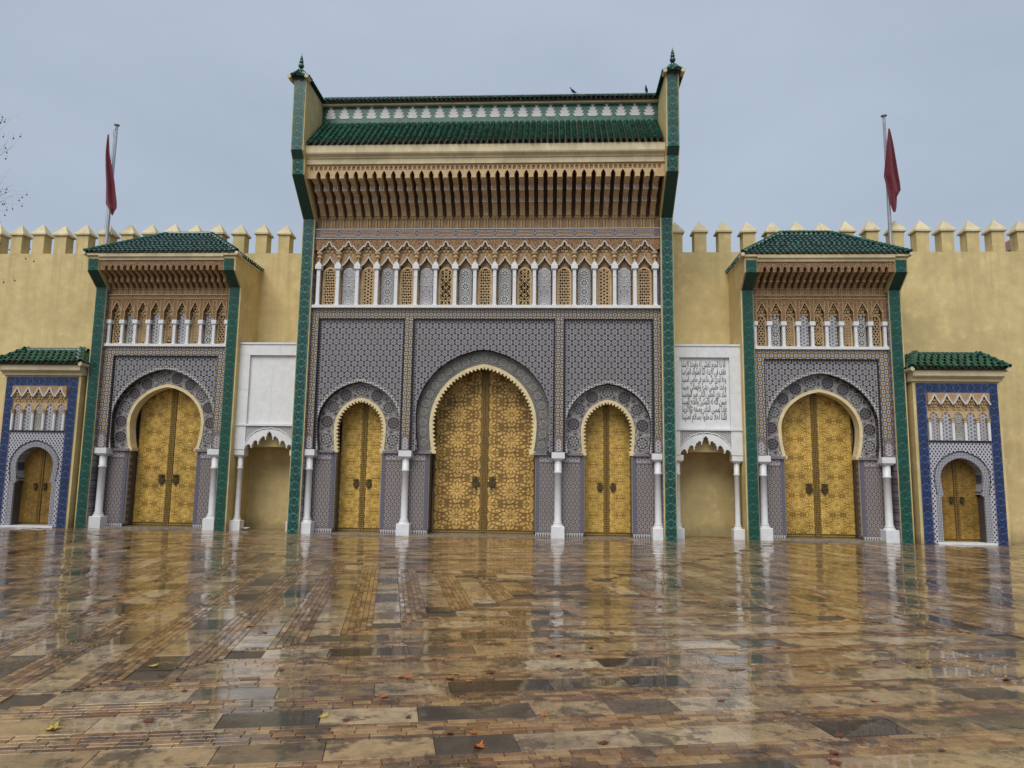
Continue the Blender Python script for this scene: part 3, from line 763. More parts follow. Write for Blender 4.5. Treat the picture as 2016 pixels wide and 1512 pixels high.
def lattice(parent, name, x, y, w_, z0, z1, style):
    """pierced plaster screen: bars in front of a dark hollow, with a plaster frame"""
    hw = w_/2; back = MB(); back.box(x-hw, x+hw, y+.03, y+.05, z0, z1); bk = back.build(name, 'hollow_shade', parent, (x, y, z0))
    m = MB(); fr = .035*w_/.42
    top = z1-hw
    outline = [(x-hw, z0), (x+hw, z0), (x+hw, top)]+[(x+hw*math.cos(a), top+hw*math.sin(a)) for a in [math.pi*i/10 for i in range(1, 10)]]+[(x-hw, top)]
    ih = hw-fr*1.6
    inn = [(x-ih, z0+fr), (x-ih, top)]+[(x+ih*math.cos(a), top+ih*math.sin(a)) for a in [math.pi*(10-i)/10 for i in range(1, 10)]]+[(x+ih, top), (x+ih, z0+fr)]
    m.plate(outline, [inn], y-.012, y+.029)
    def clipx(z): return ih if z <= top else math.sqrt(max(0, ih*ih-(z-top)**2))
    bw = .030*w_/.42
    def bar(px0, pz0, px1, pz1, t=bw):
        N = 14; prev = None
        for i in range(N+1):
            u = i/N; X = px0+(px1-px0)*u; Z = pz0+(pz1-pz0)*u
            ok = z0+fr*.5 < Z < z1-fr*.5 and abs(X-x) < clipx(Z)+.004
            if ok and prev: m.ribbon([prev, (X, Z)], t, y, y+.02)
            prev = (X, Z) if ok else None
    st = (.105 if w_ > .4 else .135)*w_/.42; H = z1-z0
    if w_ < .4: bw *= .9
    if style == 0:      # diamond net
        k = -12
        while k*st < H+2*w_:
            bar(x-hw, z0+k*st*1.55, x+hw, z0+k*st*1.55+w_*1.55, bw*1.15); bar(x+hw, z0+k*st*1.55, x-hw, z0+k*st*1.55+w_*1.55, bw*1.15); k += 1
    elif style == 1:    # six-fold star screen
        for k in range(-20, 60):
            c = k*st*.95
            bar(x-hw, z0+c, x+hw, z0+c+w_*.577, bw*1.35); bar(x+hw, z0+c, x-hw, z0+c+w_*.577, bw*1.35)
        for k in range(-3, 4): bar(x+k*st*.82, z0, x+k*st*.82, z1, bw*1.3)
    else:               # squares and diagonals
        for k in range(0, 40): bar(x-hw, z0+k*st*.9, x+hw, z0+k*st*.9, bw*(1.5 if k % 3 else 2.2))
        for k in range(-2, 3): bar(x+k*st*.9, z0, x+k*st*.9, z1, bw*1.5)
        for k in range(-6, 30, 2):
            bar(x-hw, z0+k*st, x+hw, z0+k*st+w_); bar(x+hw, z0+k*st, x-hw, z0+k*st+w_)
    m.build('screen', 'tan_light', bk, (x, y, z0))
def mosaic_panel(parent, x, y, w_, z0, z1, mat):
    hw = w_/2; top = z1-hw
    arc = [math.pi*i/10 for i in range(1, 10)]
    outl = lambda h, zb, zt: [(x-h, zb), (x+h, zb), (x+h, zt)]+[(x+h*math.cos(a), zt+h*math.sin(a)) for a in arc]+[(x-h, zt)]
    m = MB(); m.plate(outl(hw, z0, top), [], y, y+.05); p = m.build('mosaic_panel', 'black_tile', parent, (x, y, z0))
    ih = hw-.022; m = MB(); m.plate(outl(ih, z0+.022, top), [], y-.008, y-.001); m.build('mosaic', mat, p, (x, y, z0))
def small_column(parent, x, y, z0, z1, wd, hc, tip=0, ornate=False):
    h = wd/2; m = MB()
    if ornate:
        m.lathe([(h, z0), (h, z1)], x, y, 12); c = m.build('colonnette', 'marble', parent, (x, y, z0), False)
        k = MB(); k.lathe([(h*1.1, z1), (h*1.45, z1+.02), (h*1.05, z1+.045), (h*1.7, z1+.08), (h*1.2, z1+.11), (h*1.9, z1+hc)], x, y, 10); k.build('capital', 'tan_light', c, (x, y, z1)); return
    m.box(x-h, x+h, y-h, y+h, z0, z1)
    m.box(x-h*1.35, x+h*1.35, y-h*1.35, y+h*1.35, z0, z0+.045); m.box(x-h*1.18, x+h*1.18, y-h*1.18, y+h*1.18, z1-.24*wd/.1, z1-.22*wd/.1)
    c = m.build('colonnette', 'marble', parent, (x, y, z0))
    k = MB(); k.box(x-h*1.95, x+h*1.95, y-h*1.9, y+h*1.9, z1+.001, z1+hc)
    if tip: k.plate([(x-h*1.7, z1+hc+.001), (x+h*1.7, z1+hc+.001), (x+h*.9, z1+hc+tip*.7), (x, z1+hc+tip), (x-h*.9, z1+hc+tip*.7)], [], y-h*1.5, y+h*1.5)
    k.build('capital', 'marble', c, (x, y, z1))
def muqarnas(parent, x, y, wd, z0, z1, rows, cells, mat='tan', step=.025):
    """stalactite cells stepping forward row over row"""
    m = MB(); dz = (z1-z0)/rows
    for j in range(rows):
        zb = z0+j*dz; n = cells-(j % 2); cw = wd/cells; yy = y-step*j
        for i in range(n):
            cx = x+(i-(n-1)/2)*cw; h = cw*.42; q = .4 if (i+j) % 2 else 1
            m.add([(cx-h, yy-.05*q, zb+dz*.95), (cx+h, yy-.05*q, zb+dz*.95), (cx+h, yy+.1, zb+dz*.95), (cx-h, yy+.1, zb+dz*.95),
                   (cx-h, yy-.035*q, zb+dz*.45), (cx+h, yy-.035*q, zb+dz*.45), (cx, yy-.01, zb), (cx+h, yy+.1, zb+dz*.45), (cx-h, yy+.1, zb+dz*.45)],
                  [(0, 1, 2, 3), (0, 4, 5, 1), (1, 5, 7, 2), (0, 3, 8, 4), (4, 6, 5), (5, 6, 7), (4, 8, 6)])
    o = m.build('muqarnas', mat, parent, (x, y, z0)); return o
def brackets(parent, prof, n, pitch, wd, faces, mats=('tan_light', 'white_trim', 'tan')):
    """row of stepped eaves brackets; faces = (y, z0, z1) of the framed plaques"""
    m = MB(); m.prism_x(prof, -wd/2, wd/2)
    for (y, z0, z1) in faces:
        m.cur = 1; m.box(-wd/2+.004, wd/2-.004, y-.010, y-.001, z0, z1)
        m.cur = 2; m.box(-wd/2+.024, wd/2-.024, y-.015, y-.0105, z0+.02, z1-.02)
        m.cur = 1; m.box(-.014, .014, y-.020, y-.0155, z0+.045, z0+.045+(z1-z0)*.35)
        m.cur = 0
    me = m.mesh('bracket', list(mats))
    for i in range(n): link('bracket', me, parent, ((i-(n-1)/2)*pitch, 0, 0))

# ------------------------------------------------------------------ main gatehouse
def main_gate():
    g = thing('palace_gatehouse', 'tall central gatehouse with three golden doors, green pillars and green tiled roof', 'gatehouse')
    FY = .15
    # core and wings
    m = MB(); m.box(-5.52, 5.52, 1.45, 3.4, 0, 13.3); m.build('core_wall', 'yellow', g)
    WP = [(0, 0), (0, 10.0), (-1.2, 11.0), (-1.25, 11.48), (-1.42, 11.70), (-1.45, 14.05)]
    for s in (-1, 1):
        wing(g, *sorted((s*5.53, s*5.925)), WP, 2.6)
        strip(g, *sorted((s*5.565, s*5.9)), WP, 'relief_green')
        # tiled inner reveal of the pillar
        m = MB(); m.box(*sorted((s*5.515, s*5.528)), .02, .6, 0, 9.95); m.build('inner_reveal', 'reveal_tile', g, (s*5.52, .3, 0))
    # wall behind everything at dado depth
    bo = [(5.53, 2.586), (5.53, 11.0), (-5.53, 11.0), (-5.53, 2.586)]
    for c, a in ((-3.9, (1.28, 3.45, 4.7, 2.586, 1.2)), (0, (2.05, 3.7, 5.7, 2.586, 1.9)), (3.9, (1.28, 3.45, 4.7, 2.586, 1.2))): bo += arch_pts(c, *a)[::-1]
    m = MB(); m.plate(bo, [], .56, .7); m.build('backing_wall', 'tan', g)
    # checker frame
    holes = [rect(-5.28, -2.53, 2.7, 6.77)[::-1], rect(-2.23, 2.23, 2.7, 6.77)[::-1], rect(2.53, 5.28, 2.7, 6.77)[::-1]]
    outer = [(-5.53, 2.585), (-5.28, 2.585), (-5.28, 6.77), (-2.53, 6.77), (-2.53, 2.585), (-2.23, 2.585), (-2.23, 6.77), (2.23, 6.77), (2.23, 2.585), (2.53, 2.585), (2.53, 6.77), (5.28, 6.77), (5.28, 2.585), (5.53, 2.585), (5.53, 7.085), (-5.53, 7.085)]
    m = MB(); m.plate(outer, [], FY, FY+.3); m.build('checker_frame', 'check_main', g, (-5.53, 0, 7.085-.126*3))
    m = MB()
    for (a, b) in ((-5.28, -2.53), (-2.23, 2.23), (2.53, 5.28)):
        m.ribbon([(a+.02, 2.6), (a+.02, 6.75), (b-.02, 6.75), (b-.02, 2.6)], .04, FY+.03, FY+.11)
    for (a, b) in ((-5.53, -5.28), (-2.53, -2.23), (2.23, 2.53), (5.28, 5.53)):
        for x in (a+.012, b-.012): m.box(x-.012, x+.012, FY-.006, FY+.001, 2.6, 6.80)
    m.build('dark_moulding', 'black_tile', g)
    for x in (-5.405, -2.38, 2.38, 5.405):      # arabesque panels over the capitals
        m = MB(); h = .11; m.plate([(x-h, 2.6), (x+h, 2.6), (x+h, 3.1), (x-h, 3.1)], [], FY-.008, FY-.001); p = m.build('pier_panel', 'frieze_bg', g, (x, FY, 2.6))
        m = MB(); m.plate([(x-h*.85, 2.62), (x+h*.85, 2.62), (x+h*.85, 2.9), (x, 3.04), (x-h*.85, 2.9)], [], FY-.014, FY-.0085); m.build('arabesque', 'lattice_tile', p, (x, FY, 2.6))
    # arches
    portal_arch(g, 0, FY+.1, 2.215, 6.74, (2.10, 3.70, 5.80, 2.585, 2.0), (1.69, 3.45, 5.36, 2.585, 1.60), .10, 1.27, 1.62, 54, 25, ['rosette_small'], .095, 'spandrel_dark', 'field_main', 2.585, rim=False, cream_depth=.14)
    for cx in (-3.905, 3.905):
        portal_arch(g, cx, FY+.1, 1.36, 6.74, (1.31, 3.42, 4.74, 2.585, 1.25), (.835, 3.28, 4.26, 2.585, .79), .085, 1.1, .75, 34, 9, ['rosette_c', 'rosette_b', 'rosette_a', 'rosette_b'], .20, 'spandrel_white', 'field_main', 2.585, cream_depth=.14)
    # dado panels and doors
    for s in (-1, 1):
        dado(g, *sorted((s*1.68, s*2.38)), .47, 2.50, -s, 1.27)
        dado(g, *sorted((s*2.385, s*3.16)), .47, 2.50, s, 1.1)
        dado(g, *sorted((s*4.66, s*5.41)), .47, 2.50, -s, 1.1)
        m = MB(); m.box(*sorted((s*5.41, s*5.51)), .47, .77, 0, 2.584); m.build('dado_end', 'reveal_tile', g, (s*5.46, .47, 0))
        for (a, b) in ((1.60, 2.385), (2.386, 3.13), (4.69, 5.51)):
            m = MB(); m.box(*sorted((s*a, s*b)), .36, .78, 2.501, 2.584); m.build('impost', 'reveal_tile', g, (s*a, .4, 2.5))
        door(g, s*3.905, 1.1, .76, .03, 4.35, 8, 12, ('brass_gate_dark', 'brass_gate'), 1.52, .007, 'side', .85)
    door(g, 0, 1.27, 1.63, .03, 5.87, 7, 12, ('brass_dark', 'brass'), 1.60, .016, 'main', 1.1)
    m = MB(); m.box(-5.50, 5.50, .10, 1.35, .001, .028); m.build('threshold', 'threshold', g)
    for x in (-5.41, -2.365, 2.365, 5.41): column(g, x, .28, 2.583, .40, .108, .40, .22)
    # sill
    m = MB(); m.box(-5.53, 5.53, .03, .6, 7.09, 7.18); m.build('sill', 'marble', g)
    # arcade of screens
    nb = 17; p = 10.74/nb; x0 = -5.37
    seq = [('l', 0), ('m', 'mosaic_star'), ('l', 1), ('m', 'panel_round'), ('l', 0), ('m', 'mosaic_star'), ('l', 2), ('m', 'panel_green')]
    seq = seq+[('l', 0)]+seq[::-1]
    for i in range(nb+1): small_column(g, x0+i*p, .16, 7.18, 8.37, .105, .13, .12)
    for i in range(nb):
        cx = x0+(i+.5)*p; k, st = seq[i]
        if k == 'l': lattice(g, 'plaster_screen', cx, .34, .47, 7.23, 8.50, st)
        else: mosaic_panel(g, cx, .34, .46, 7.23, 8.50, st)
    for s in (-1, 1):
        m = MB(); m.box(*sorted((s*5.40, s*5.527)), .33, .5, 7.18, 8.8); m.build('end_mosaic', 'reveal_tile', g, (s*5.46, .33, 7.18))
    m = MB(); m.box(-5.53, 5.53, .395, .56, 7.18, 9.7); m.build('arcade_back', 'tan', g)
    # lower and upper scalloped arches
    low = [(-.265, 8.50), (-.235, 8.515), (-.20, 8.545), (-.165, 8.56), (-.15, 8.60), (-.115, 8.625), (-.095, 8.665), (-.06, 8.69), (-.05, 8.735), (-.025, 8.765), (-.012, 8.81), (0, 8.85)]
    low = low+[(-a, b) for a, b in reversed(low[:-1])]
    up = [(-p/2, 8.945), (-.26, 8.99), (-.21, 9.045), (-.185, 9.075), (-.165, 9.115), (-.13, 9.125), (-.115, 9.10), (-.095, 9.12), (-.075, 9.165), (-.06, 9.185), (-.045, 9.235), (-.02, 9.262), (0, 9.268)]
    up = up+[(-a, b) for a, b in reversed(up[:-1])]
    full_low = [(-5.53, 8.50)]; full_up = [(-5.53, 9.05)]
    for i in range(nb):
        cx = x0+(i+.5)*p
        full_low += [(cx+a, b) for a, b in low]; full_up += [(cx+a, b) for a, b in (up if i == nb-1 else up[:-1])]
    full_low.append((5.53, 8.50)); full_up.append((5.53, 9.05))
    m = MB(); m.plate([(5.53, 8.98), (-5.53, 8.98)]+full_low, [], .25, .36); m.build('lower_spandrels', 'tan', g)
    m = MB(); m.plate([(5.53, 9.37), (-5.53, 9.37)]+full_up, [], .10, .34); m.build('upper_spandrels', 'carved_tan', g)
    t1 = MB(); t1.ribbon(low, .032, .232, .25); ml = t1.mesh('arch_trim', 'white_trim')
    t2 = MB(); t2.ribbon(up, .040, .075, .10); mu = t2.mesh('zigzag_trim', 'white_trim')
    for i in range(nb):
        cx = x0+(i+.5)*p; link('arch_trim', ml, g, (cx, 0, 0)); link('zigzag_trim', mu, g, (cx, 0, 0))
        muqarnas(g, cx, .26, p, 8.83, 9.22, 4, 5, 'tan_light')
    for i in range(nb+1):      # pendants under the valleys
        cx = x0+i*p; m = MB()
        m.lathe([(.10, 8.95), (.10, 8.88), (.05, 8.84), (.085, 8.79), (.085, 8.76), (.04, 8.73), (.035, 8.66), (.06, 8.63)], cx, .18, 8); m.build('pendant', 'tan_light', g, (cx, .18, 8.7))
    # strapwork frieze
    m = MB(); m.box(-5.53, 5.53, .095, .4, 9.371, 9.70); m.build('frieze', 'frieze_bg', g)
    m = MB()
    for z in (9.385, 9.688): m.box(-5.52, 5.52, .07, .094, z-.013, z+.013)
    m.build('frieze_rail', 'white_trim', g)
    c = MB(); c.cur = 0
    c.box(-.215, .215, .083, .094, 9.49, 9.58); c.cur = 1
    for s in (-1, 1):
        zc = 9.535
        c.ribbon([(-.21, zc+s*.055), (.21, zc+s*.055)], .016, .072, .083)
        c.ribbon([(-.31, zc+s*.115), (-.27, zc+s*.095), (-.04, zc+s*.095), (0, zc+s*.115), (.04, zc+s*.095), (.27, zc+s*.095), (.31, zc+s*.115)], .016, .072, .083)
        c.ribbon([(s*.21, zc-.055), (s*.24, zc), (s*.21, zc+.055)], .014, .072, .083)
        c.ribbon([(s*.24, zc-.09), (s*.31, zc), (s*.24, zc+.09)], .014, .072, .083)
    mc = c.mesh('cartouche', ['cartouche_tan', 'white_trim'])
    for i in range(nb): link('cartouche', mc, g, (x0+(i+.5)*p, 0, 0))
    # pilasters and brackets
    m = MB(); m.box(-5.53, 5.53, .26, .5, 9.70, 10.2); m.build('pilaster_wall', 'tan', g)
    pl = MB()
    for s in (-1, 1): pl.lathe([(.034, 9.705), (.034, 10.06)], s*.042, .24, 8)
    pl.box(-.088, .088, .17, .26, 10.06, 10.085); pl.box(-.098, .098, .15, .26, 10.095, 10.135)
    mp = pl.mesh('pilaster_pair', 'tan_light')
    nbk = 37; pk = .2946
    for i in range(nbk): link('pilaster_pair', mp, g, ((i-18)*pk, 0, 0))
    prof = [(.25, 10.137), (.10, 10.137), (.075, 10.19), (.02, 10.27), (-.05, 10.34), (-.12, 10.395), (-.20, 10.43), (-.27, 10.435), (-.27, 10.60), (-.37, 10.65), (-.50, 10.685), (-.62, 10.69), (-.62, 10.86), (-.74, 10.905), (-.95, 10.93), (-.95, 11.30), (.25, 11.30)]
    brackets(g, prof, nbk, pk, .160, ((-.27, 10.44, 10.595), (-.62, 10.695, 10.855)))
    m = MB(); m.prism_x([(.3, 10.15), (.22, 10.15), (.12, 10.45), (-.2, 10.9), (-.55, 11.2), (-.9, 11.31), (-.9, 11.36), (.3, 11.36)], -5.52, 5.52); m.build('carved_soffit', 'soffit', g)
    outl = [(-5.53, 10.95)]
    for i in range(nbk+1):
        cx = (i-18.5)*pk; h = .074
        if i in (0, nbk): continue
        outl += [(cx-h, 10.95), (cx-h, 11.07), (cx-h*.72, 11.08), (cx-h*.70, 11.12), (cx-h*.35, 11.155), (cx, 11.19), (cx+h*.35, 11.155), (cx+h*.70, 11.12), (cx+h*.72, 11.08), (cx+h, 11.07), (cx+h, 10.95)]
    outl += [(5.53, 10.95), (5.53, 11.385), (-5.53, 11.385)]
    hl = []
    for i in range(2*nbk):
        cx = (i-(2*nbk-1)/2)*pk/2; h = .052
        hl.append([(cx-h, 11.205), (cx-h, 11.30), (cx-h*.5, 11.325), (cx, 11.345), (cx+h*.5, 11.325), (cx+h, 11.30), (cx+h, 11.205)])
    m = MB(); m.plate(outl, hl, -1.0, -.952, back=True); m.build('arcaded_valance', 'tan_light', g)
    m = MB(); m.box(-5.52, 5.52, -.975, -.953, 11.2, 11.36); m.build('valance_carving', 'carved_tan', g)
    # cornice
    m = MB(); m.prism_x([(-.94, 11.387), (-1.06, 11.387), (-1.07, 11.54), (-1.10, 11.56), (-1.12, 11.60), (-1.20, 11.66), (-1.22, 11.70), (-1.22, 11.93), (.3, 11.93), (.3, 11.4)], -5.525, 5.525); m.build('cornice', 'cream', g)
    # roof bed, tiled frieze wall and ridge
    ey, ez, ry, rz = -1.28, 11.96, .20, 13.34
    m = MB(); m.prism_x([(ey+.06, ez-.03), (ry, rz-.05), (ry, 11.9), (ey+.06, 11.93)], -5.525, 5.525); m.build('roof_bed', 'roofbed', g)
    m = MB(); m.box(-5.525, 5.525, .20, .6, 13.3, 14.02); m.build('parapet', 'tile_seagreen', g)
    m = MB(); m.prism_x([(.08, 13.95), (.08, 14.01), (.5, 14.10), (.6, 13.95)], -5.525, 5.525); m.build('parapet_coping', 'cream', g)
    st = MB(); z0 = 13.53
    for j, (a, b) in enumerate(((.13, .19), (.105, .16), (.075, .11), (.03, .06))):
        za = z0+j*.102; st.plate([(-a, za), (a, za), (b, za+.100), (-b, za+.100)], [], .188, .1995)
    ms = st.mesh('stepped_motif', 'tile_white')
    for i in range(24): link('stepped_motif', ms, g, ((i-11.5)*.456, 0, 0))
    tl = roof_tile_mesh('roof_tile', .158, .165); tr = roof_tile_mesh('ridge_tile', .146, .24)
    up_v = Vector((0, ry-ey, rz-ez)); SL = up_v.length; upn = up_v/SL; nc = 59; rows = 14; A = []
    for j in range(rows):
        for i in range(nc):
            A.append(jit(slope_matrix(Vector(((i-(nc-1)/2)*11.0/nc, ey, ez))+upn*(j*SL/rows), upn, (1, 0, 0))))
    ups = Vector((0, 1, .85)).normalized(); B = []
    for j in range(2):
        for i in range(72): B.append(jit(slope_matrix(Vector(((i-35.5)*11.0/72, -.02, 14.03))+ups*(j*.19), ups, (1, 0, 0))))
    C2 = []
    for s in (-1, 1):
        k = 0
        while k*.12 < 1.75:
            yy = -1.5+k*.12; C2.append(slope_matrix((s*5.46, yy, 14.03), (s*1, 0, .75), (0, 1, 0))); C2.append(slope_matrix((s*6.07, yy, 14.03), (-s*1, 0, .75), (0, 1, 0))); k += 1
    tile_slope(g, None, [(tl, A[:nc*3]), (tr, B[:72]), (tl, A[nc*3:]), (tr, B[72:]), (tr, C2)], 249)
    m = MB(); m.prism_x([(.0, 14.02), (.26, 14.24), (.62, 14.02)], -5.52, 5.52); m.build('ridge_bed', 'roofbed', g)
    m = MB(); m.tube([(-5.5, .28, 14.29), (5.5, .28, 14.29)], .055, 8); m.build('ridge', 'roofbed', g)
    for s in (-1, 1):
        x = s*5.765
        m = MB(); m.box(x-.245, x+.245, -1.52, .25, 14.02, 14.06); m.prism_x([(-1.47, 14.06), (.2, 14.06), (.2, 14.22), (-1.47, 14.22)], x-.06, x+.06); cp = m.build('wing_coping', 'roofbed', g)
        m = MB()
        for sx in (-1, 1): m.lathe([(.045, 13.985), (.05, 14.0), (.045, 14.02)], x+sx*.27, -1.56, 8)
        for sx in (-1, 1): m.tube([(x+sx*.27, -1.60, 14.03), (x+sx*.27, -1.3, 14.03)], .062, 10)
        m.build('eave_stop', 'cream', cp)
        f = MB(); f.lathe([(.30, 14.05), (.24, 14.11), (.15, 14.24), (.09, 14.31), (.085, 14.36)], x, -1.34, 8); fc = f.build('finial_cap', 'roof_glaze', g, (x, -1.34, 14.05))
        for i in range(8):
            a = 2*math.pi*i/8+.2; t = MB(); t.tube([(x+.33*math.cos(a), -1.34+.33*math.sin(a), 14.06), (x+.20*math.cos(a), -1.34+.20*math.sin(a), 14.19), (x+.085*math.cos(a), -1.34+.085*math.sin(a), 14.35)], [.058, .045, .025], 7); t.build('cap_tile', 'roof_glaze', fc, (x, -1.34, 14.05))
        z = 14.42; lean = s*.0
        for rr in (.088, .066, .048, .03):
            b = MB(); b.lathe([(rr*math.sin(math.pi*i/8)+.004, z+rr-rr*math.cos(math.pi*i/8)) for i in range(9)], x, -1.34, 12); b.build('finial_ball', 'roof_glaze', fc, (x, -1.34, z), True); z += rr*1.75
        b = MB(); b.lathe([(.016, 14.33), (.016, 14.42), (.012, z), (.006, z+.09)], x, -1.34, 6); b.build('finial_rod', 'dark_green', fc, (x, -1.34, 14.3))
    return g
main_gate()

# ------------------------------------------------------------------ the two flanking gates
def hip_roof(parent, hx, ey, ez, rx, ry, rz, yb, tile, pitch, rows, limit, bedname='roof_bed'):
    """hipped roof rising from the front eave to a short ridge, side slopes running back to the wall"""
    m = MB(); d = .05
    m.add([(-hx+d, ey+d, ez-.02), (hx-d, ey+d, ez-.02), (hx-d, yb, ez-.02), (-hx+d, yb, ez-.02), (-rx, ry, rz-.03), (rx, ry, rz-.03)],
          [(0, 1, 5, 4), (1, 2, 5), (2, 3, 4, 5), (3, 0, 4), (0, 3, 2, 1)]); m.build(bedname, 'roofbed', parent)
    up = Vector((0, ry-ey, rz-ez)); L = up.length; u = up/L; F = []
    for j in range(rows):
        t = j/rows; half = hx+(rx-hx)*t; n = int(2*half/pitch)
        for i in range(n):
            F.append(jit(slope_matrix(Vector(((i-(n-1)/2)*pitch, ey, ez))+u*(t*L), u, (1, 0, 0)), .02))
    S = []
    for s in (-1, 1):
        run = Vector((-(hx-rx)*s, 0, rz-ez)); Ls = run.length; us = run/Ls; rws = rows
        for j in range(rws):
            t = j/rws; y0 = ey+(ry-ey)*t; y1 = yb; n = max(0, int((y1-y0)/pitch))
            for i in range(n):
                yy = y0+pitch*(i+.5); S.append(jit(slope_matrix(Vector((s*hx, yy, ez))+us*(t*Ls), us, (0, 1, 0)), .02))
    H = []
    for s in (-1, 1):
        a = Vector((s*hx, ey, ez+.04)); b = Vector((s*rx, ry, rz+.03)); dd = b-a; n = int(dd.length/.14); ac = dd.cross(Vector((0, 0, 1)))
        for i in range(n): H.append(slope_matrix(a+dd*(i/n), dd, ac))
    n = max(2, int(2*rx/.14))
    for i in range(n): H.append(slope_matrix((-rx+2*rx*i/n, ry, rz+.02), (1, 0, 0.001), (0, 1, 0)))
    F.sort(key=lambda q: q.translation.z); tile_slope(parent, None, [(tile, F), (tile, H), (tile, S)], limit)
TG = roof_tile_mesh('roof_tile', .135, .19)
def side_gate(sx, label, dz):
    g = thing('flanking_gate', label, 'gate', (sx*10.64, 0, 0), 'gates flanking the central gatehouse')
    YF = .715; FY = .88; kz = 7.88+dz
    WP = [(YF, 0), (YF, kz), (YF-.53, kz+.43), (YF-.55, 8.80+dz)]
    for s in (-1, 1):
        wing(g, *sorted((s*2.10, s*2.49)), WP, 2.3)
        strip(g, *sorted((s*2.115, s*2.445)), WP[:3]+[(YF-.55, 8.70+dz)], 'relief_green_gate')
        m = MB(); m.box(*sorted((s*2.085, s*2.098)), YF+.02, 1.3, 0, kz-.05); m.build('inner_reveal', 'reveal_tile', g, (s*2.09, 1, 0))
    m = MB(); m.box(-2.09, 2.09, 1.95, 2.3, 0, 8.8); m.build('core_wall', 'yellow', g)
    m = MB(); m.plate([(2.1, 2.586), (2.1, 8.0), (-2.1, 8.0), (-2.1, 2.586)]+arch_pts(0, 1.68, 3.5, 5.1, 2.586, 1.5)[::-1], [], 1.27, 1.36); m.build('backing_wall', 'tan', g)
    outer = [(-2.1, 2.585), (-1.78, 2.585), (-1.78, 5.66), (1.78, 5.66), (1.78, 2.585), (2.1, 2.585), (2.1, 5.948), (-2.1, 5.948)]
    m = MB(); m.plate(outer, [], FY, FY+.3); m.build('checker_frame', 'check_gate', g, (-2.1, 0, 5.948-.126*3))
    m = MB(); m.ribbon([(-1.76, 2.6), (-1.76, 5.64), (1.76, 5.64), (1.76, 2.6)], .04, FY+.03, FY+.1); m.build('dark_moulding', 'black_tile', g)
    for x in (-1.94, 1.94):
        m = MB(); h = .13; m.box(x-h, x+h, FY-.008, FY-.001, 2.6, 3.15); p = m.build('pier_panel', 'frieze_bg', g, (x, FY, 2.6))
        m = MB(); m.plate([(x-h*.85, 2.62), (x+h*.85, 2.62), (x+h*.85, 2.92), (x, 3.08), (x-h*.85, 2.92)], [], FY-.014, FY-.0085); m.build('arabesque', 'lattice_tile', p, (x, FY, 2.6))
    portal_arch(g, 0, FY+.1, 1.765, 5.63, (1.74, 3.45, 5.22, 2.585, 1.66), (1.31, 3.44, 4.74, 2.585, 1.19), .10, 1.72, 1.13, 0, 12, ['rosette_c', 'rosette_b', 'rosette_b'], .195, 'spandrel_white', 'field_gate', 2.585, cream_depth=.34)
    for s in (-1, 1):
        dado(g, *sorted((s*1.17, s*1.95)), 1.18, 2.50, -s, 1.72)
        m = MB(); m.box(*sorted((s*1.95, s*2.08)), 1.18, 1.4, 0, 2.584); m.build('dado_end', 'reveal_tile', g, (s*2, 1.2, 0))
        m = MB(); m.box(*sorted((s*1.14, s*2.08)), 1.08, 1.5, 2.501, 2.584); m.build('impost', 'reveal_tile', g, (s*1.2, 1.1, 2.5))
        column(g, s*1.885, .985, 2.583, .40, .115, .42, .22)
    door(g, 0, 1.72, 1.16, .06, 4.95, 8, 16, ('brass_gate_dark', 'brass_gate'), 1.55, .008, 'gate', 1.0)
    m = MB(); m.box(-2.07, 2.07, .82, 1.8, .001, .055); m.build('threshold', 'threshold', g)
    m = MB(); m.box(-2.09, 2.09, .80, 1.3, 5.953, 6.04); m.build('sill', 'marble', g)
    nb = 9; p = 4.04/nb; x0 = -2.02
    for i in range(nb+1): small_column(g, x0+i*p, .92, 6.04, 6.73, .085, .13)
    seq = [('l', 0), ('m', 'panel_blue'), ('l', 1), ('m', 'mosaic_fine'), ('l', 2), ('m', 'mosaic_fine'), ('l', 1), ('m', 'panel_blue'), ('l', 0)]
    holes = []
    for i in range(nb):
        cx = x0+(i+.5)*p; k, st = seq[i]
        if k == 'l': lattice(g, 'plaster_screen', cx, 1.04, .33, 6.07, 7.10, st)
        else: mosaic_panel(g, cx, 1.04, .33, 6.07, 7.10, st)
        muqarnas(g, cx, 1.03, .30, 7.05, 7.42, 4, 3, 'tan_light', .015)
        holes.append([(cx-.155, 6.87), (cx-.155, 7.18), (cx-.10, 7.30), (cx-.07, 7.34), (cx-.03, 7.44), (cx, 7.50), (cx+.03, 7.44), (cx+.07, 7.34), (cx+.10, 7.30), (cx+.155, 7.18), (cx+.155, 6.87)])
    outl = [(-2.1, 6.862)]
    for h in holes: outl += [(h[0][0], 6.862)]+h[1:-1]+[(h[-1][0], 6.862)]
    outl += [(2.1, 6.862), (2.1, 7.72), (-2.1, 7.72)]
    m = MB(); m.plate(outl, [], .87, .97); m.build('carved_screen_wall', 'carved_gate', g)
    m = MB(); m.box(-2.1, 2.1, 1.10, 1.268, 6.04, 7.72); m.build('arcade_back', 'tan', g)
    fr = MB(); fr.ribbon([(-.165, 6.88), (-.165, 7.53), (.165, 7.53), (.165, 6.88)], .014, .858, .869); fr.ribbon([(-.155, 7.18), (-.10, 7.30), (-.03, 7.44), (0, 7.50), (.03, 7.44), (.10, 7.30), (.155, 7.18)], .02, .856, .869)
    mf = fr.mesh('niche_frame', 'tan_light')
    for i in range(nb): link('niche_frame', mf, g, (x0+(i+.5)*p, 0, 0))
    m = MB(); m.box(-2.09, 2.09, .845, .868, 7.70, 7.725); m.box(-2.09, 2.09, .845, .868, 7.58, 7.60); m.build('string_course', 'tan_light', g)
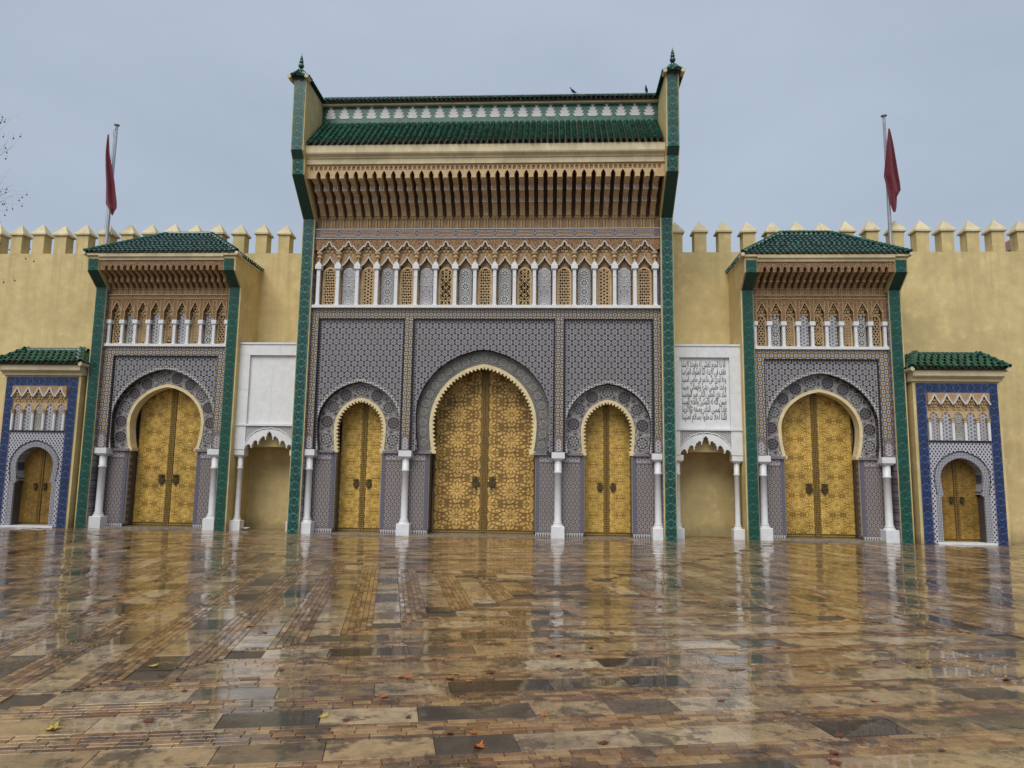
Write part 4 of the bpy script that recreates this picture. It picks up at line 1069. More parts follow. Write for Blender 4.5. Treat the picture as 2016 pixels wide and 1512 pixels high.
    m = MB(); m.box(-2.1, 2.1, .95, 1.2, 7.721, 8.1); m.build('pilaster_wall', 'tan', g)
    pl = MB()
    for s in (-1, 1): pl.lathe([(.022, 7.725), (.022, 7.93)], s*.028, .935, 7)
    pl.box(-.065, .065, .88, .95, 7.93, 7.965); mp = pl.mesh('pilaster_pair', 'tan_light')
    nk = 20; pk = .206
    for i in range(nk): link('pilaster_pair', mp, g, ((i-(nk-1)/2)*pk, 0, 0))
    prof = [(.95, 7.967), (.84, 7.967), (.82, 8.02), (.72, 8.08), (.62, 8.09), (.62, 8.20), (.50, 8.27), (.38, 8.29), (.38, 8.32), (.24, 8.33), (.24, 8.60), (.95, 8.60)]
    prof = [(a, b+dz) if b > 8.1 else (a, b) for a, b in prof]
    brackets(g, prof, nk, pk, .098, ((.62, 8.10+dz*.5, 8.19+dz),), ('tan', 'tan_light', 'tan'))
    m = MB(); m.prism_x([(1.0, 7.97), (.93, 7.97), (.8, 8.3+dz), (.3, 8.55+dz), (.3, 8.62+dz), (1.0, 8.62+dz)], -2.09, 2.09); m.build('carved_soffit', 'soffit', g)
    outl = [(-2.1, 8.33+dz)]
    for i in range(1, nk):
        cx = (i-nk/2)*pk; h = .053
        outl += [(cx-h, 8.33+dz), (cx-h, 8.43+dz), (cx-h*.55, 8.48+dz), (cx, 8.50+dz), (cx+h*.55, 8.48+dz), (cx+h, 8.43+dz), (cx+h, 8.33+dz)]
    outl += [(2.1, 8.33+dz), (2.1, 8.655+dz), (-2.1, 8.655+dz)]
    m = MB(); m.plate(outl, [], .205, .238, back=True); m.build('arcaded_valance', 'carved_gate', g)
    m = MB(); m.prism_x([(.17, 8.656+dz), (.155, 8.72+dz), (.10, 8.76+dz), (.09, 8.86+dz), (1.5, 8.86+dz), (1.5, 8.656+dz)], -2.098, 2.098); m.build('cornice', 'cream', g)
    for s in (-1, 1):
        m = MB(); m.box(*sorted((s*2.10, s*2.51)), .10, 2.25, 8.803+dz, 8.87+dz); m.build('cornice_return', 'cream', g)
        m = MB(); m.tube([(s*2.56, .03, 8.86+dz), (s*2.56, .4, 8.86+dz)], .06, 9); m.build('eave_stop', 'cream', g)
    hip_roof(g, 2.56, .05, 8.89+dz, .78, 1.85, 10.13+dz*.5, 2.9, TG, .162, 10, 290)
    return g
side_gate(-1, 'left arched gate with single golden double door between two green tiled pillars', .05)
side_gate(1, 'right arched gate with single golden double door between two green tiled pillars', -.04)

# ------------------------------------------------------------------ the two small blue portals
TP = roof_tile_mesh('roof_tile', .185, .30)
def portal(sx, label):
    g = thing('small_portal', label, 'portal', (sx*14.57, 0, 0), 'small blue tiled portals at the outer ends')
    Y = .61; FY = .68
    # yellow block with an opening
    op = arch_pts(0, .70, 2.0, 2.62, 1.48, .66)
    m = MB(); m.plate([(-1.30, 0), (-.72, 0), (-.72, 3.05), (.72, 3.05), (.72, 0), (1.30, 0), (1.30, 4.92), (-1.30, 4.92)], [], Y, 2.24); m.build('wall_block', 'yellow', g)
    m = MB(); m.box(-1.29, 1.29, 1.2, 2.2, .01, 4.9); m.build('core_wall', 'yellow', g)
    # blue frame
    for s in (-1, 1):
        m = MB(); m.box(*sorted((s*.935, s*1.215)), Y-.03, Y-.002, 0, 4.875); m.build('tile_facing', 'relief_blue', g, (s*1.075, Y, 0))
        m = MB(); m.box(*sorted((s*.915, s*.934)), Y-.028, Y+.08, 0, 4.56); m.build('inner_reveal', 'reveal_tile', g, (s*.92, Y, 0))
    m = MB()
    nv = MB(); nv.box(-.934, .934, Y-.031, Y-.002, 4.565, 4.876); o = nv.build('tile_facing', 'relief_blue', g, (0, Y, 4.72))
    # turn the lintel's pattern along its length
    me = o.data; o.rotation_euler = (0, R(90), 0)
    for v in me.vertices: v.co = Vector((-v.co.z, v.co.y, v.co.x))
    # arcade
    nb = 5; p = 1.83/nb; x0 = -.915
    m = MB(); m.box(-.915, .915, Y-.045, Y-.002, 3.05, 3.11); m.build('sill', 'black_tile', g)
    low = [(-.15, 3.78), (-.15, 3.84), (-.125, 3.87), (-.12, 3.91), (-.085, 3.93), (-.07, 3.965), (-.03, 3.975), (0, 4.0)]; low = low+[(-a, b) for a, b in reversed(low[:-1])]
    outl = [(-.915, 3.78)]
    for i in range(nb): outl += [(x0+(i+.5)*p+a, b) for a, b in low]
    outl += [(.915, 3.78), (.915, 4.56), (-.915, 4.56)]
    m = MB(); m.plate(outl, [], Y-.012, Y-.001); m.build('plaster_arches', 'tan_light', g)
    for i in range(nb):
        cx = x0+(i+.5)*p
        m = MB(); m.box(cx-.16, cx+.16, Y-.008, Y-.0005, 3.11, 3.99); m.build('mosaic_panel', ['lattice_tile', 'mosaic_fine', 'mosaic_olive', 'mosaic_fine', 'lattice_tile'][i], g, (cx, Y, 3.11))
        muqarnas(g, cx, Y-.015, p*.8, 4.02, 4.36, 4, 4, 'tan_light')
        m = MB(); m.ribbon([(cx-p/2, 4.20), (cx-p*.32, 4.30), (cx-p*.2, 4.36), (cx-p*.1, 4.45), (cx, 4.50), (cx+p*.1, 4.45), (cx+p*.2, 4.36), (cx+p*.32, 4.30), (cx+p/2, 4.20)], .042, Y-.16, Y-.12); m.build('zigzag_trim', 'white_trim', g, (cx, Y, 4.3))
        m = MB(); m.ribbon([(cx+a, b) for a, b in low], .022, Y-.03, Y-.012); m.build('arch_trim', 'tan_light', g, (cx, Y, 3.9))
    up = [(-.915, 4.56), (-.915, 4.2)]
    for i in range(nb):
        cx = x0+(i+.5)*p; up += [(cx-p*.32, 4.30), (cx-p*.1, 4.45), (cx, 4.5), (cx+p*.1, 4.45), (cx+p*.32, 4.30), (cx+p/2, 4.20)]
    up += [(.915, 4.56)]
    m = MB(); m.plate(up[::-1], [], Y-.12, Y-.012); m.build('upper_spandrels', 'tan', g)
    for i in range(nb+1): small_column(g, min(.87, max(-.87, x0+i*p)), Y-.06, 3.11, 3.66, .085, .12, 0, True)
    # field with scalloped arch
    A = (.80, 2.02, 2.77, 1.48, .74); pts = resample(arch_pts(0, *A), 26*6); sc_ = []
    for i, q in enumerate(pts): k = abs(math.sin(math.pi*i/6)); sc_.append((q[0]-q[2]*.03*k, q[1]-q[3]*.03*k))
    outer = [(.915, 0), (.915, 3.05), (-.915, 3.05), (-.915, 0), (-.80, 0), (-.80, 1.42)]+sc_[::-1]+[(.80, 1.42), (.80, 0)]
    m = MB(); m.plate(outer, [], Y-.02, Y+.02); m.build('tile_field', 'field_blue', g, (0, Y, 0))
    m = MB(); m.ribbon([(q[0], q[1]) for q in sc_], .018, Y-.03, Y-.02); m.build('scallop_trim', 'black_tile', g)
    A2 = (.62, 2.0, 2.585, 1.48, .56)
    inn = arch_pts(0, *A2); m = MB()
    m.plate([(.80, 0), (.80, 1.42)]+[(q[0], q[1]) for q in resample(arch_pts(0, *A), 60)]+[(-.80, 1.42), (-.80, 0), (-.64, 0), (-.64, 1.40), (-.58, 1.44)]+inn[::-1]+[(.58, 1.44), (.64, 1.40), (.64, 0)], [], Y-.006, Y+.07); m.build('arch_surround', 'smalltile', g, (0, Y, 0))
    for s in (-1, 1):
        m = MB(); m.box(*sorted((s*.64, s*.72)), Y+.071, 1.2, 0, 1.42); m.build('jamb', 'jamb_dark', g, (s*.7, Y, 0))
    rv = MB(); rin = resample(inn, 40); vs = []
    for q in rin: vs += [(q[0]*1.02, Y+.02, q[1]), (q[0]*1.02, 1.2, q[1])]
    rv.add(vs, [(2*i, 2*i+1, 2*i+3, 2*i+2) for i in range(40)]); rv.build('reveal', 'smalltile', g)
    door(g, 0, 1.0, .66, .03, 2.8, 7, 12, ('brass_dark', 'brass_gate_dark'), 1.28, .006, 'portal', .62)
    m = MB(); m.box(-.86, .86, .50, 1.05, .001, .06); m.build('threshold', 'marble', g)
    # cornice and roof
    m = MB(); m.prism_x([(2.2, 4.925), (Y-.06, 4.925), (Y-.08, 5.0), (Y-.18, 5.06), (Y-.2, 5.08), (Y-.2, 5.25), (2.2, 5.25)], -1.36, 1.36); m.build('cornice', 'cream', g)
    for s in (-1, 1):
        m = MB(); m.tube([(s*1.42, .28, 5.27), (s*1.42, .7, 5.27)], .065, 10); m.build('eave_stop', 'cream', g)
    hip_roof(g, 1.44, .28, 5.29, 1.02, 1.02, 5.80, 1.7, TP, .20, 4, 290)
    return g
portal(-1, 'small arched golden door in a blue tiled frame, at the left edge')
portal(1, 'small arched golden door in a blue tiled frame, right end by bare yellow wall')

# ------------------------------------------------------------------ marble niches with their columns
AR = {'ا': (0xFE8D, 0xFE8E), 'أ': (0xFE83, 0xFE84), 'إ': (0xFE87, 0xFE88), 'آ': (0xFE81, 0xFE82), 'ى': (0xFEEF, 0xFEF0), 'ة': (0xFE93, 0xFE94), 'د': (0xFEA9, 0xFEAA), 'ذ': (0xFEAB, 0xFEAC), 'ر': (0xFEAD, 0xFEAE), 'ز': (0xFEAF, 0xFEB0), 'و': (0xFEED, 0xFEEE), 'ؤ': (0xFE85, 0xFE86),
      'ب': 0xFE8F, 'ت': 0xFE95, 'ث': 0xFE99, 'ج': 0xFE9D, 'ح': 0xFEA1, 'خ': 0xFEA5, 'س': 0xFEB1, 'ش': 0xFEB5, 'ص': 0xFEB9, 'ض': 0xFEBD, 'ط': 0xFEC1, 'ظ': 0xFEC5, 'ع': 0xFEC9, 'غ': 0xFECD, 'ف': 0xFED1, 'ق': 0xFED5, 'ك': 0xFED9, 'ل': 0xFEDD, 'م': 0xFEE1, 'ن': 0xFEE5, 'ه': 0xFEE9, 'ي': 0xFEF1}
def shape_arabic(s):
    res = []; i = 0; prev = False
    while i < len(s):
        c = s[i]
        if c not in AR: res.append(c); prev = False; i += 1; continue
        if c == 'ل' and i+1 < len(s) and s[i+1] in 'اأإآ':
            b = {'آ': 0xFEF5, 'أ': 0xFEF7, 'إ': 0xFEF9, 'ا': 0xFEFB}[s[i+1]]
            res.append(chr(b+(1 if prev else 0))); prev = False; i += 2; continue
        f = AR[c]; nxt = i+1 < len(s) and s[i+1] in AR
        if isinstance(f, tuple): res.append(chr(f[1] if prev else f[0])); prev = False
        else: res.append(chr(f+(3 if prev and nxt else 1 if prev else 2 if nxt else 0))); prev = nxt
        i += 1
    return ''.join(reversed(res))
LINES = ['أنا ذا الحرم تغشى له وفودنا الإملنا', 'فقف في الإبداع لنا الملوك المرعبنا', 'وعلا قدري على ما سر في ماضي السنينا', 'وغدا حسني بدرا وجمالي مبينا',
         'شاد عزي الحسن الثاني أمير المؤمنينا', 'ضمن الله له التمكين والفتح المبينا', 'فإذا أمسى النادر وصفه والأثرينا', 'قلنا أهلا ندخلوا بسلام آمنينا']
def niche(sx, label, text):
    g = thing('marble_niche', label, 'niche', (0, 0, 0), 'marble niches beside the central gatehouse')
    Y = .95
    X = lambda a, b: sorted((sx*a, sx*b))
    m = MB(); m.box(*X(5.926, 8.149), Y+.35, 2.24, 2.7, 6.06); m.build('wall_block', 'yellow', g)
    m = MB(); m.box(*X(5.926, 8.149), Y-.03, 2.24, 6.061, 6.12); m.build('coping', 'marble', g)
    m = MB(); m.box(*X(6.80, 8.149), Y, Y+.34, 5.70, 6.06); m.box(*X(5.926, 6.795), Y, Y+.34, 5.70, 6.06); m.build('lintel', 'marble', g)
    for a, b in ((7.80, 8.149), (5.926, 6.22)):
        for z0, z1 in ((3.42, 4.55), (4.555, 5.697)):
            m = MB(); m.box(*X(a, b), Y, Y+.34, z0, z1); m.build('jamb_block', 'marble', g)
    for a, b in ((6.222, 7.05), (7.053, 7.798)):
        m = MB(); m.box(*X(a, b), Y+.09, Y+.34, 3.42, 5.698); m.build('panel', 'marble', g)
    m = MB(); m.box(*X(5.926, 8.149), Y-.035, Y+.34, 3.36, 3.417); m.build('ledge', 'marble', g)
    for a, b in ((7.80, 8.149), (5.926, 6.22)):
        m = MB(); m.box(*X(a, b), Y, Y+.30, 2.59, 3.357); m.build('impost_block', 'marble', g)
    # lobed arch
    c = 7.01; hw = .79; out = []
    lob = [(-.79, 2.63), (-.76, 2.70), (-.70, 2.76), (-.64, 2.76), (-.60, 2.70), (-.595, 2.64), (-.575, 2.64), (-.565, 2.74), (-.53, 2.80), (-.52, 2.84), (-.47, 2.89), (-.42, 2.89), (-.38, 2.84), (-.375, 2.75), (-.355, 2.75), (-.345, 2.85), (-.31, 2.90), (-.30, 2.96), (-.25, 2.97), (-.235, 3.02), (-.18, 3.03), (-.14, 2.99), (-.135, 2.91), (-.115, 2.91), (-.105, 3.01), (-.08, 3.05), (-.07, 3.13), (-.03, 3.15), (0, 3.20)]
    lob = lob+[(-a, b) for a, b in reversed(lob[:-1])]
    c_ = sx*c
    m = MB(); arcp = [(c_+.79*math.cos(t), 2.63+.62*math.sin(t)) for t in [math.pi*i/24 for i in range(25)]]
    m.plate([(c_-.79, 2.63)]+[(c_+a, b) for a, b in lob[1:-1]]+arcp, [], Y+.01, Y+.16); m.build('lobed_arch', 'marble', g)
    m = MB(); m.plate([(c_-.79, 3.355)]+[(p_[0], p_[1]) for p_ in reversed(arcp)]+[(c_+.79, 3.355)], [], Y+.03, Y+.14); m.build('carved_spandrel', 'mosaic_carved', g, (c_, Y, 3))
    m = MB(); m.ribbon([(c_+(.79+.012*math.sin(9.5*t*2)**2)*math.cos(t)*1.0, 2.64+(.635+.03*abs(math.sin(9.5*t)))*math.sin(t)) for t in [math.pi*i/80 for i in range(81)]], .028, Y-.006, Y+.03); m.build('scalloped_moulding', 'marble', g)
    m = MB(); m.box(*X(6.22, 7.80), Y+.16, 2.2, 3.30, 3.36); m.build('niche_ceiling', 'yellow', g)
    m = MB(); m.box(*X(5.926, 6.10), Y+.36, 2.24, 0, 2.7); m.build('niche_cheek', 'yellow', g)
    for x in (7.985, 6.14): column(g, sx*x, Y+.19, 2.585, .34, .085, .36, .21)
    if text:
        z = 5.46; ht = .235
        for ln in LINES:
            cu = bpy.data.curves.new('line', 'FONT'); cu.body = shape_arabic(ln); cu.resolution_u = 2; cu.extrude = .004; cu.offset = .022
            to = bpy.data.objects.new('tmp', cu); COL.objects.link(to)
            me = bpy.data.meshes.new_from_object(to.evaluated_get(bpy.context.evaluated_depsgraph_get())); COL.objects.unlink(to); bpy.data.objects.remove(to)
            xs = [v.co.x for v in me.vertices]; a, b = min(xs), max(xs); s_ = 1.40/(b-a)
            o = bpy.data.objects.new('inscription_line', me); COL.objects.link(o); me.materials.clear(); me.materials.append(MT['ink'])
            for v in me.vertices: v.co = Vector(((v.co.x-a)*s_-.70, v.co.z*.4, (v.co.y-.22)*.285))
            o.parent = g; o.location = (7.00, Y+.088, z); z -= ht+.005
    return g
niche(-1, 'white marble framed niche with a blank panel, left of the central gatehouse', False)
niche(1, 'white marble framed niche with Arabic verse panel, right of the central gatehouse', True)

# ------------------------------------------------------------------ crenellated wall
cw = thing('crenellated_wall', 'long yellow plastered wall with pointed merlons behind the gates', 'wall')
m = MB(); m.box(-30, 30, 2.25, 2.67, -.02, 9.585); m.build('wall', 'yellow', cw)
mm = MB(); mm.box(-.212, .212, 0, .42, .001, .70)
cc = MB(); h, q = .275, .265
cc.add([(-h, .21-q, .70), (h, .21-q, .70), (h, .21+q, .70), (-h, .21+q, .70), (-h, .21-q, .76), (h, .21-q, .76), (h, .21+q, .76), (-h, .21+q, .76), (0, .21, 1.165)],
       [(0, 1, 5, 4), (1, 2, 6, 5), (2, 3, 7, 6), (3, 0, 4, 7), (4, 5, 8), (5, 6, 8), (6, 7, 8), (7, 4, 8), (3, 2, 1, 0)])
mem, mec = mm.mesh('merlon', 'yellow'), cc.mesh('cap', 'cream')
xs = [-17.273+.8237*k for k in range(-6, 13)]+[6.404+.8277*k for k in range(0, 20)]
for x in xs:
    o = link('merlon', mem, cw, (x, 2.25, 9.585)); o.rotation_euler = (0, 0, rnd.gauss(0, .014)); o.scale = (1+rnd.gauss(0, .03), 1, 1+rnd.gauss(0, .018))
    c = bpy.data.objects.new('cap', mec); COL.objects.link(c); c.parent = o; c.location = (0, 0, 0); c.rotation_euler = (0, rnd.gauss(0, .008), 0)

# building glimpsed behind the wall at the right end
fb = thing('distant_house', 'reddish gabled house glimpsed between merlons at the far right', 'house', (33.5, 22, 0))
m = MB(); m.box(-3, 3, 0, 6, -.02, 16.2); m.build('wall', 'brick_far', fb)
m = MB(); m.plate([(-3.3, 16.2), (3.3, 16.2), (0, 18.6)], [], -.3, 6.3, True); m.build('roof', 'brick_far', fb)

# ------------------------------------------------------------------ flagpoles and flags
def pole(x, label):
    g = thing('flagpole', label, 'flagpole', (x, 2.10, 0), 'flagpoles on the wall')
    m = MB(); m.tube([(0, 0, 6.6), (0, 0, 10.5), (0, 0, 14.38)], [.062, .058, .05], 12); m.build('pole', 'pole', g, (0, 0, 6.6), True)
    m = MB(); m.lathe([(.05, 14.36), (.10, 14.385), (.10, 14.41), (.02, 14.425)], 0, 0, 14); m.build('cap', 'pole', g)
    for z in (7.2, 9.2):
        m = MB(); m.box(-.08, .08, -.075, .15, z, z+.06); m.build('clamp', 'pole', g)
    m = MB(); m.tube([(0, -.06, 14.25), (-.05, -.10, 14.1), (-.03, -.09, 13.9)], .012, 5); m.tube([(-.03, -.09, 13.9), (-.07, -.07, 10.5), (-.07, -.07, 7.0)], .005, 4); m.build('halyard', 'pole', g)
pole(-13.80, 'grey metal flagpole rising behind the left gate roof')
pole(13.55, 'grey metal flagpole rising behind the right gate roof')
def flag(rows, label, y, seed):
    """limp folded cloth: for each height the left and right edge, with pleats across"""
    r = random.Random(seed); n = 22; vs = []; fs = []; ph = r.uniform(0, 6)
    dense = []
    for a, b in zip(rows, rows[1:]):
        for i in range(8): t = i/8; dense.append(tuple(a[k]+(b[k]-a[k])*t for k in range(3)))
    dense.append(rows[-1])
    for z, a, b in dense:
        for i in range(n+1):
            t = i/n; wv = math.sin(t*9+ph+z*.6)*.075+math.sin(t*21+z*1.3)*.022
            a_, b_ = (a+b)/2-(b-a)*.6, (a+b)/2+(b-a)*.6; vs.append((a_+(b_-a_)*t, y-.10+wv*min(1, (b-a)/.35)-.03*math.sin(z*2), z+.06*math.sin(t*8+ph)*(b-a)))
    m = n+1
    for j in range(len(dense)-1):
        for i in range(n): fs.append((j*m+i, j*m+i+1, (j+1)*m+i+1, (j+1)*m+i))
    mb = MB(); mb.add(vs, fs); o = mb.build('flag', 'flag_red', None, (rows[0][1], y, rows[-1][0]), True)
    md = o.modifiers.new('thickness', 'SOLIDIFY'); md.thickness = .006
    tag(o, label, 'flag', 'limp red flags'); return o
flag([(13.93, -13.97, -13.93), (13.2, -13.97, -13.83), (12.5, -13.93, -13.66), (12.1, -13.90, -13.56), (11.7, -13.88, -13.50), (11.35, -13.85, -13.43), (11.15, -13.72, -13.42), (11.03, -13.66, -13.48), (10.88, -13.55, -13.52)], 'limp dark red flag hanging on the left flagpole', 2.0, 1)
flag([(13.82, 13.58, 13.62), (13.3, 13.52, 13.68), (12.7, 13.46, 13.74), (12.15, 13.41, 13.80), (11.9, 13.46, 13.84), (11.62, 13.50, 13.86), (11.40, 13.52, 13.74), (11.2, 13.53, 13.72), (11.0, 13.56, 13.70), (10.85, 13.60, 13.66)], 'limp dark red flag hanging on the right flagpole', 2.0, 2)

# ------------------------------------------------------------------ pigeons on the ridge
def pigeon(x, z, yaw, label):
    sections = [(-.19, .02, .010, .004), (-.13, .035, .022, .012), (-.07, .055, .045, .04), (0, .08, .062, .062), (.06, .11, .060, .062), (.095, .155, .036, .036), (.105, .19, .030, .032), (.125, .215, .032, .030), (.15, .215, .018, .018), (.175, .21, .004, .004)]
    m = MB(); vs = []; fs = []; n = 10
    for (a, h, rw, rh) in sections:
        for k in range(n):
            t = 2*math.pi*k/n; vs.append((a, rw*math.cos(t), h+.03+rh*math.sin(t)))
    for j in range(len(sections)-1):
        for k in range(n): fs.append((j*n+k, j*n+(k+1) % n, (j+1)*n+(k+1) % n, (j+1)*n+k))
    m.add(vs, fs)
    for s in (-1, 1): m.tube([(.01, s*.025, .06), (.015, s*.025, 0)], .006, 5)
    o = m.build('pigeon', 'bird', None, (0, 0, 0), True); o.location = (x, .28, z); o.rotation_euler = (0, 0, yaw); o.scale = (.75, .75, .75)
    tag(o, label, 'bird', 'pigeons on the ridge')
pigeon(2.79, 14.36, R(200), 'dark pigeon on the tiled ridge, well left of the end wing')
pigeon(5.18, 14.36, R(250), 'dark pigeon on the tiled ridge, close to the right end wing')

# small dish by the left niche
m = MB(); m.lathe([(.06, 0), (.10, .03), (.13, .07), (.12, .07), (.09, .035), (.03, .02)], 0, 0, 16); o = m.build('dish', 'dish', None, (0, 0, 0), True); o.location = (-7.72, 1.25, .01); tag(o, 'small white dish on the ground beside the left niche column', 'dish')

# ------------------------------------------------------------------ fallen leaves
def leaf_mesh(seed, curl):
    r = random.Random(seed); m = MB(); pts = []
    spec = [(-90, .30), (-60, .50), (-42, .34), (-20, .72), (2, .46), (22, .92), (45, .52), (68, .80), (80, .56), (90, 1.0)]
    right = [(math.cos(R(a))*k, math.sin(R(a))*k) for a, k in spec]
    outl = right+[(-x, y) for x, y in reversed(right[1:-1])]
    outl = [(x*(1+r.gauss(0, .08)), y*(1+r.gauss(0, .08))) for x, y in outl]
    n = len(outl)
    def z(x, y): return .02+curl*(x*x*.55+.25*y*y*math.sin(3*x+seed))+.05*curl*math.sin(9*x+5*y+seed)
    vs = [(0, .1, z(0, .1))]+[(x*.55, y*.55, z(x*.55, y*.55)) for x, y in outl]+[(x, y, z(x, y)+.03) for x, y in outl]
    fs = [(0, 1+i, 1+(i+1) % n) for i in range(n)]+[(1+i, 1+n+i, 1+n+(i+1) % n, 1+(i+1) % n) for i in range(n)]
    m.add(vs, fs); m.tube([(0, -.25, .03), (.05, -.6, .06), (0, -.95, .03+curl*.1)], .018, 4)
    return m
def ground_at(px, py):
    d = _f+_R*((px-1008)/1443.8)-_U*((py-756)/1443.8); t = -CAM.z/d.z; return CAM+d*t
LEAVES = [  # pixel of the photograph where it lies, size m, colour, curl, label
    (945, 1472, .085, 'leaf_orange', .9, 'large orange curled leaf nearest to the camera'),
    (1188, 1465, .075, 'leaf_red', .5, 'dark red leaf right of the large orange leaf at the bottom'),
    (935, 1444, .070, 'leaf_orange', .4, 'flat orange leaf just behind the large orange leaf'),
    (888, 1445, .055, 'leaf_red', .5, 'small dark red leaf left of the flat orange leaf'),
    (1073, 1408, .065, 'leaf_orange', .35, 'orange leaf at the edge of a grey slab, right of centre'),
    (802, 1413, .050, 'leaf_brown', .6, 'small brown leaf with stem on a pale slab'),
    (755, 1373, .070, 'leaf_orange', .7, 'bright orange leaf on the brick band left of centre'),
    (806, 1334, .075, 'leaf_orange', .3, 'orange leaf at the right of a pair on the bricks'),
    (788, 1335, .060, 'leaf_red', .4, 'dark red leaf at the left of a pair on the bricks'),
    (896, 1328, .070, 'leaf_yellow', .3, 'yellow leaf lying against a dark red one'),
    (884, 1337, .085, 'leaf_red', .5, 'dark red leaf lying against a yellow one'),
    (924, 1341, .055, 'leaf_orange', .3, 'orange leaf just right of the yellow one'),
    (966, 1324, .075, 'leaf_red', .3, 'flat dark red leaf below a pale slab in the centre'),
    (1125, 1315, .045, 'leaf_yellow', .4, 'tiny yellow leaf on a dark grey slab'),
    (1100, 1317, .045, 'leaf_brown', .4, 'small brown leaf left of the tiny yellow one'),
    (1033, 1311, .045, 'leaf_red', .4, 'small red leaf on a dark slab edge'),
    (1097, 1291, .080, 'leaf_orange', .4, 'rusty orange leaf on bricks in the middle distance'),
    (1084, 1275, .060, 'leaf_red', .4, 'red leaf just beyond the rusty orange leaf'),
    (1163, 1277, .055, 'leaf_red', .5, 'red leaf right of the rusty orange leaf'),
    (1205, 1247, .065, 'leaf_red', .6, 'dark red curled leaf on a pale slab row right of centre'),
    (930, 1223, .060, 'leaf_red', .3, 'faded red leaf in the centre, well back'),
    (797, 1223, .055, 'leaf_orange', .3, 'faint orange leaf under the left centre column reflection'),
    (1298, 1195, .060, 'leaf_red', .6, 'dark red leaf below the right outer column reflection'),
    (855, 1297, .055, 'leaf_orange', .3, 'pale orange leaf on bricks left of centre'),
    (1532, 1275, .075, 'leaf_orange', .4, 'orange leaf right of the green pillar reflection'),
    (1725, 1305, .060, 'leaf_red', .5, 'red leaf on dark wet stone right of centre'),
    (1810, 1315, .070, 'leaf_red', .4, 'flat red leaf below the strip of wall reflection'),
    (1980, 1340, .085, 'leaf_orange', .5, 'bright orange leaf near the right edge'),
    (1722, 1381, .060, 'leaf_orange', .5, 'orange leaf on a pale slab at lower right'),
    (1420, 1380, .060, 'leaf_red', .5, 'red leaf on a pale slab left of the lower right slabs'),
    (1645, 1503, .085, 'leaf_red', .7, 'dark red leaf cut by the bottom edge at right'),
    (1642, 1484, .060, 'leaf_red', .6, 'curled red leaf above the bottom right one'),
    (1655, 1450, .055, 'leaf_red', .5, 'small red leaf between pale slabs at lower right'),
    (1855, 1479, .055, 'leaf_brown', .5, 'brown leaf near the lower right corner'),
    (303, 1311, .085, 'leaf_yellow', .4, 'yellow leaf left of centre on wet bricks'),
    (318, 1329, .060, 'leaf_brown', .6, 'brown leaf just below the left yellow leaf'),
    (352, 1339, .060, 'leaf_brown', .6, 'second brown leaf right of the left yellow leaf'),
    (365, 1361, .055, 'leaf_red', .3, 'small red leaf on the slab joint at left'),
    (100, 1437, .105, 'leaf_yellow', .8, 'big yellow green leaf clump at the lower left'),
    (295, 1421, .085, 'leaf_red', .4, 'red leaf on a grey slab at lower left'),
    (638, 1412, .070, 'leaf_yellow', .4, 'yellow brown leaf on bricks left of centre'),
    (490, 1233, .090, 'leaf_orange', .4, 'orange leaf in a puddle at left'),
    (522, 1246, .070, 'leaf_red', .4, 'dark red leaf in the same puddle, farther right'),
    (236, 1212, .060, 'leaf_red', .7, 'dark red leaf under the left gate reflection'),
    (611, 1260, .055, 'leaf_red', .4, 'small red leaf beside the brick stripe at left'),
    (553, 1320, .060, 'leaf_red', .4, 'red leaf on the dark slab left of centre'),
    (1668, 1222, .070, 'leaf_yellow', .4, 'ochre leaf under the right gate door reflection'),
    (682, 1420, .055, 'leaf_red', .5, 'red leaf by an upright stem on a pale slab'),
]
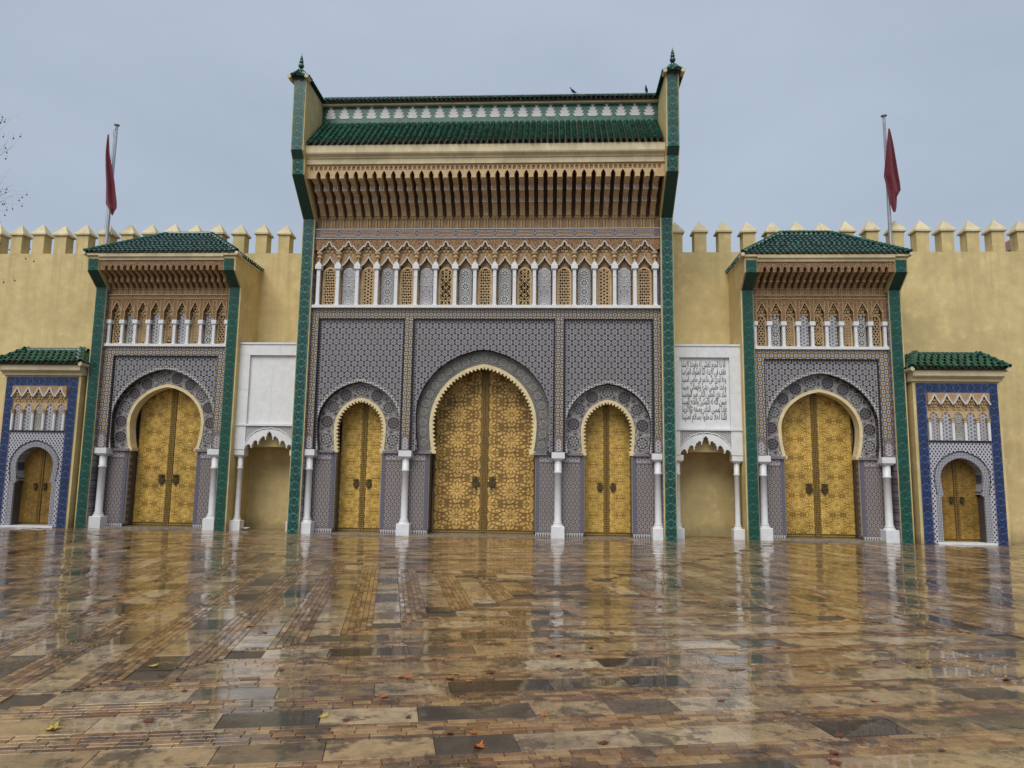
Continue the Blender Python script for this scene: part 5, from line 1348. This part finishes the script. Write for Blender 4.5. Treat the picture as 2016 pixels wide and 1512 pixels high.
for i, (px, py, s, mt, cu, lb) in enumerate(LEAVES):
    p = ground_at(px, py); m = leaf_mesh(i, cu); o = m.build('fallen_leaf', mt, None, (0, 0, 0))
    o.location = (p.x, p.y, .003); o.scale = (s*.8, s*.8, s*.8); o.rotation_euler = (rnd.gauss(0, .08), rnd.gauss(0, .08), rnd.uniform(0, 6.28))
    tag(o, lb, 'leaf', 'fallen leaves on the wet paving')

# ------------------------------------------------------------------ bare plane tree at the left
def tree():
    g = thing('plane_tree', 'bare plane tree with seed balls, its twigs reaching in at the left edge', 'tree', (-14.8, -7.0, 0))
    r = random.Random(11); tr = MB(); br = MB(); balls = MB()
    tr.tube([(0, 0, -.02), (.05, .03, 2.5), (-.05, 0, 5.8), (.05, -.05, 8.9)], [.34, .28, .22, .17], 12)
    def grow(p, d, L, rad, depth, mb):
        pts = [p]; rads = [rad]; n = 4
        for i in range(n):
            d = (d+Vector((r.gauss(0, .16), r.gauss(0, .16), r.gauss(.03, .12)))).normalized(); p = p+d*(L/n); pts.append(p); rads.append(rad*(1-.42*(i+1)/n))
        mb.tube(pts, rads, 6 if depth < 2 else 4)
        if depth >= 5:
            if r.random() < .75:
                e = p+Vector((r.gauss(0, .02), r.gauss(0, .02), -.09)); mb.tube([p, e], .003, 3); q = .019
                balls.lathe([(q*math.sin(math.pi*i/5)+.001, e.z-q*math.cos(math.pi*i/5)) for i in range(6)], e.x, e.y, 6)
            return
        kids = 3 if depth < 3 else r.choice((3, 3, 4))
        for k in range(kids):
            i = r.choice((2, 3, 4, 4)); nd = (d+Vector((r.gauss(0, .62), r.gauss(0, .62), r.gauss(.02, .42)))).normalized()
            grow(pts[i], nd, L*r.uniform(.58, .78), rads[i]*.62, depth+1, mb)
    for a in range(6):
        t = a*1.05+.3; grow(Vector((.05, -.05, 6.6+a*.42)), Vector((math.cos(t)*.9, math.sin(t)*.9, .62)).normalized(), 2.0, .11, 1, br)
    for a in range(9):
        t = r.uniform(-.55, .75); grow(Vector((.05, -.05, 4.9+a*.38)), Vector((math.cos(t), math.sin(t), .30+r.uniform(-.1, .25))).normalized(), 1.75, .07, 1, br)
    t = tr.build('trunk', 'bark', g, smooth=True); c = br.build('crown', 'bark', g); c['kind'] = 'stuff'
    b = balls.build('seed_balls', 'bark', g); b['kind'] = 'stuff'
tree()
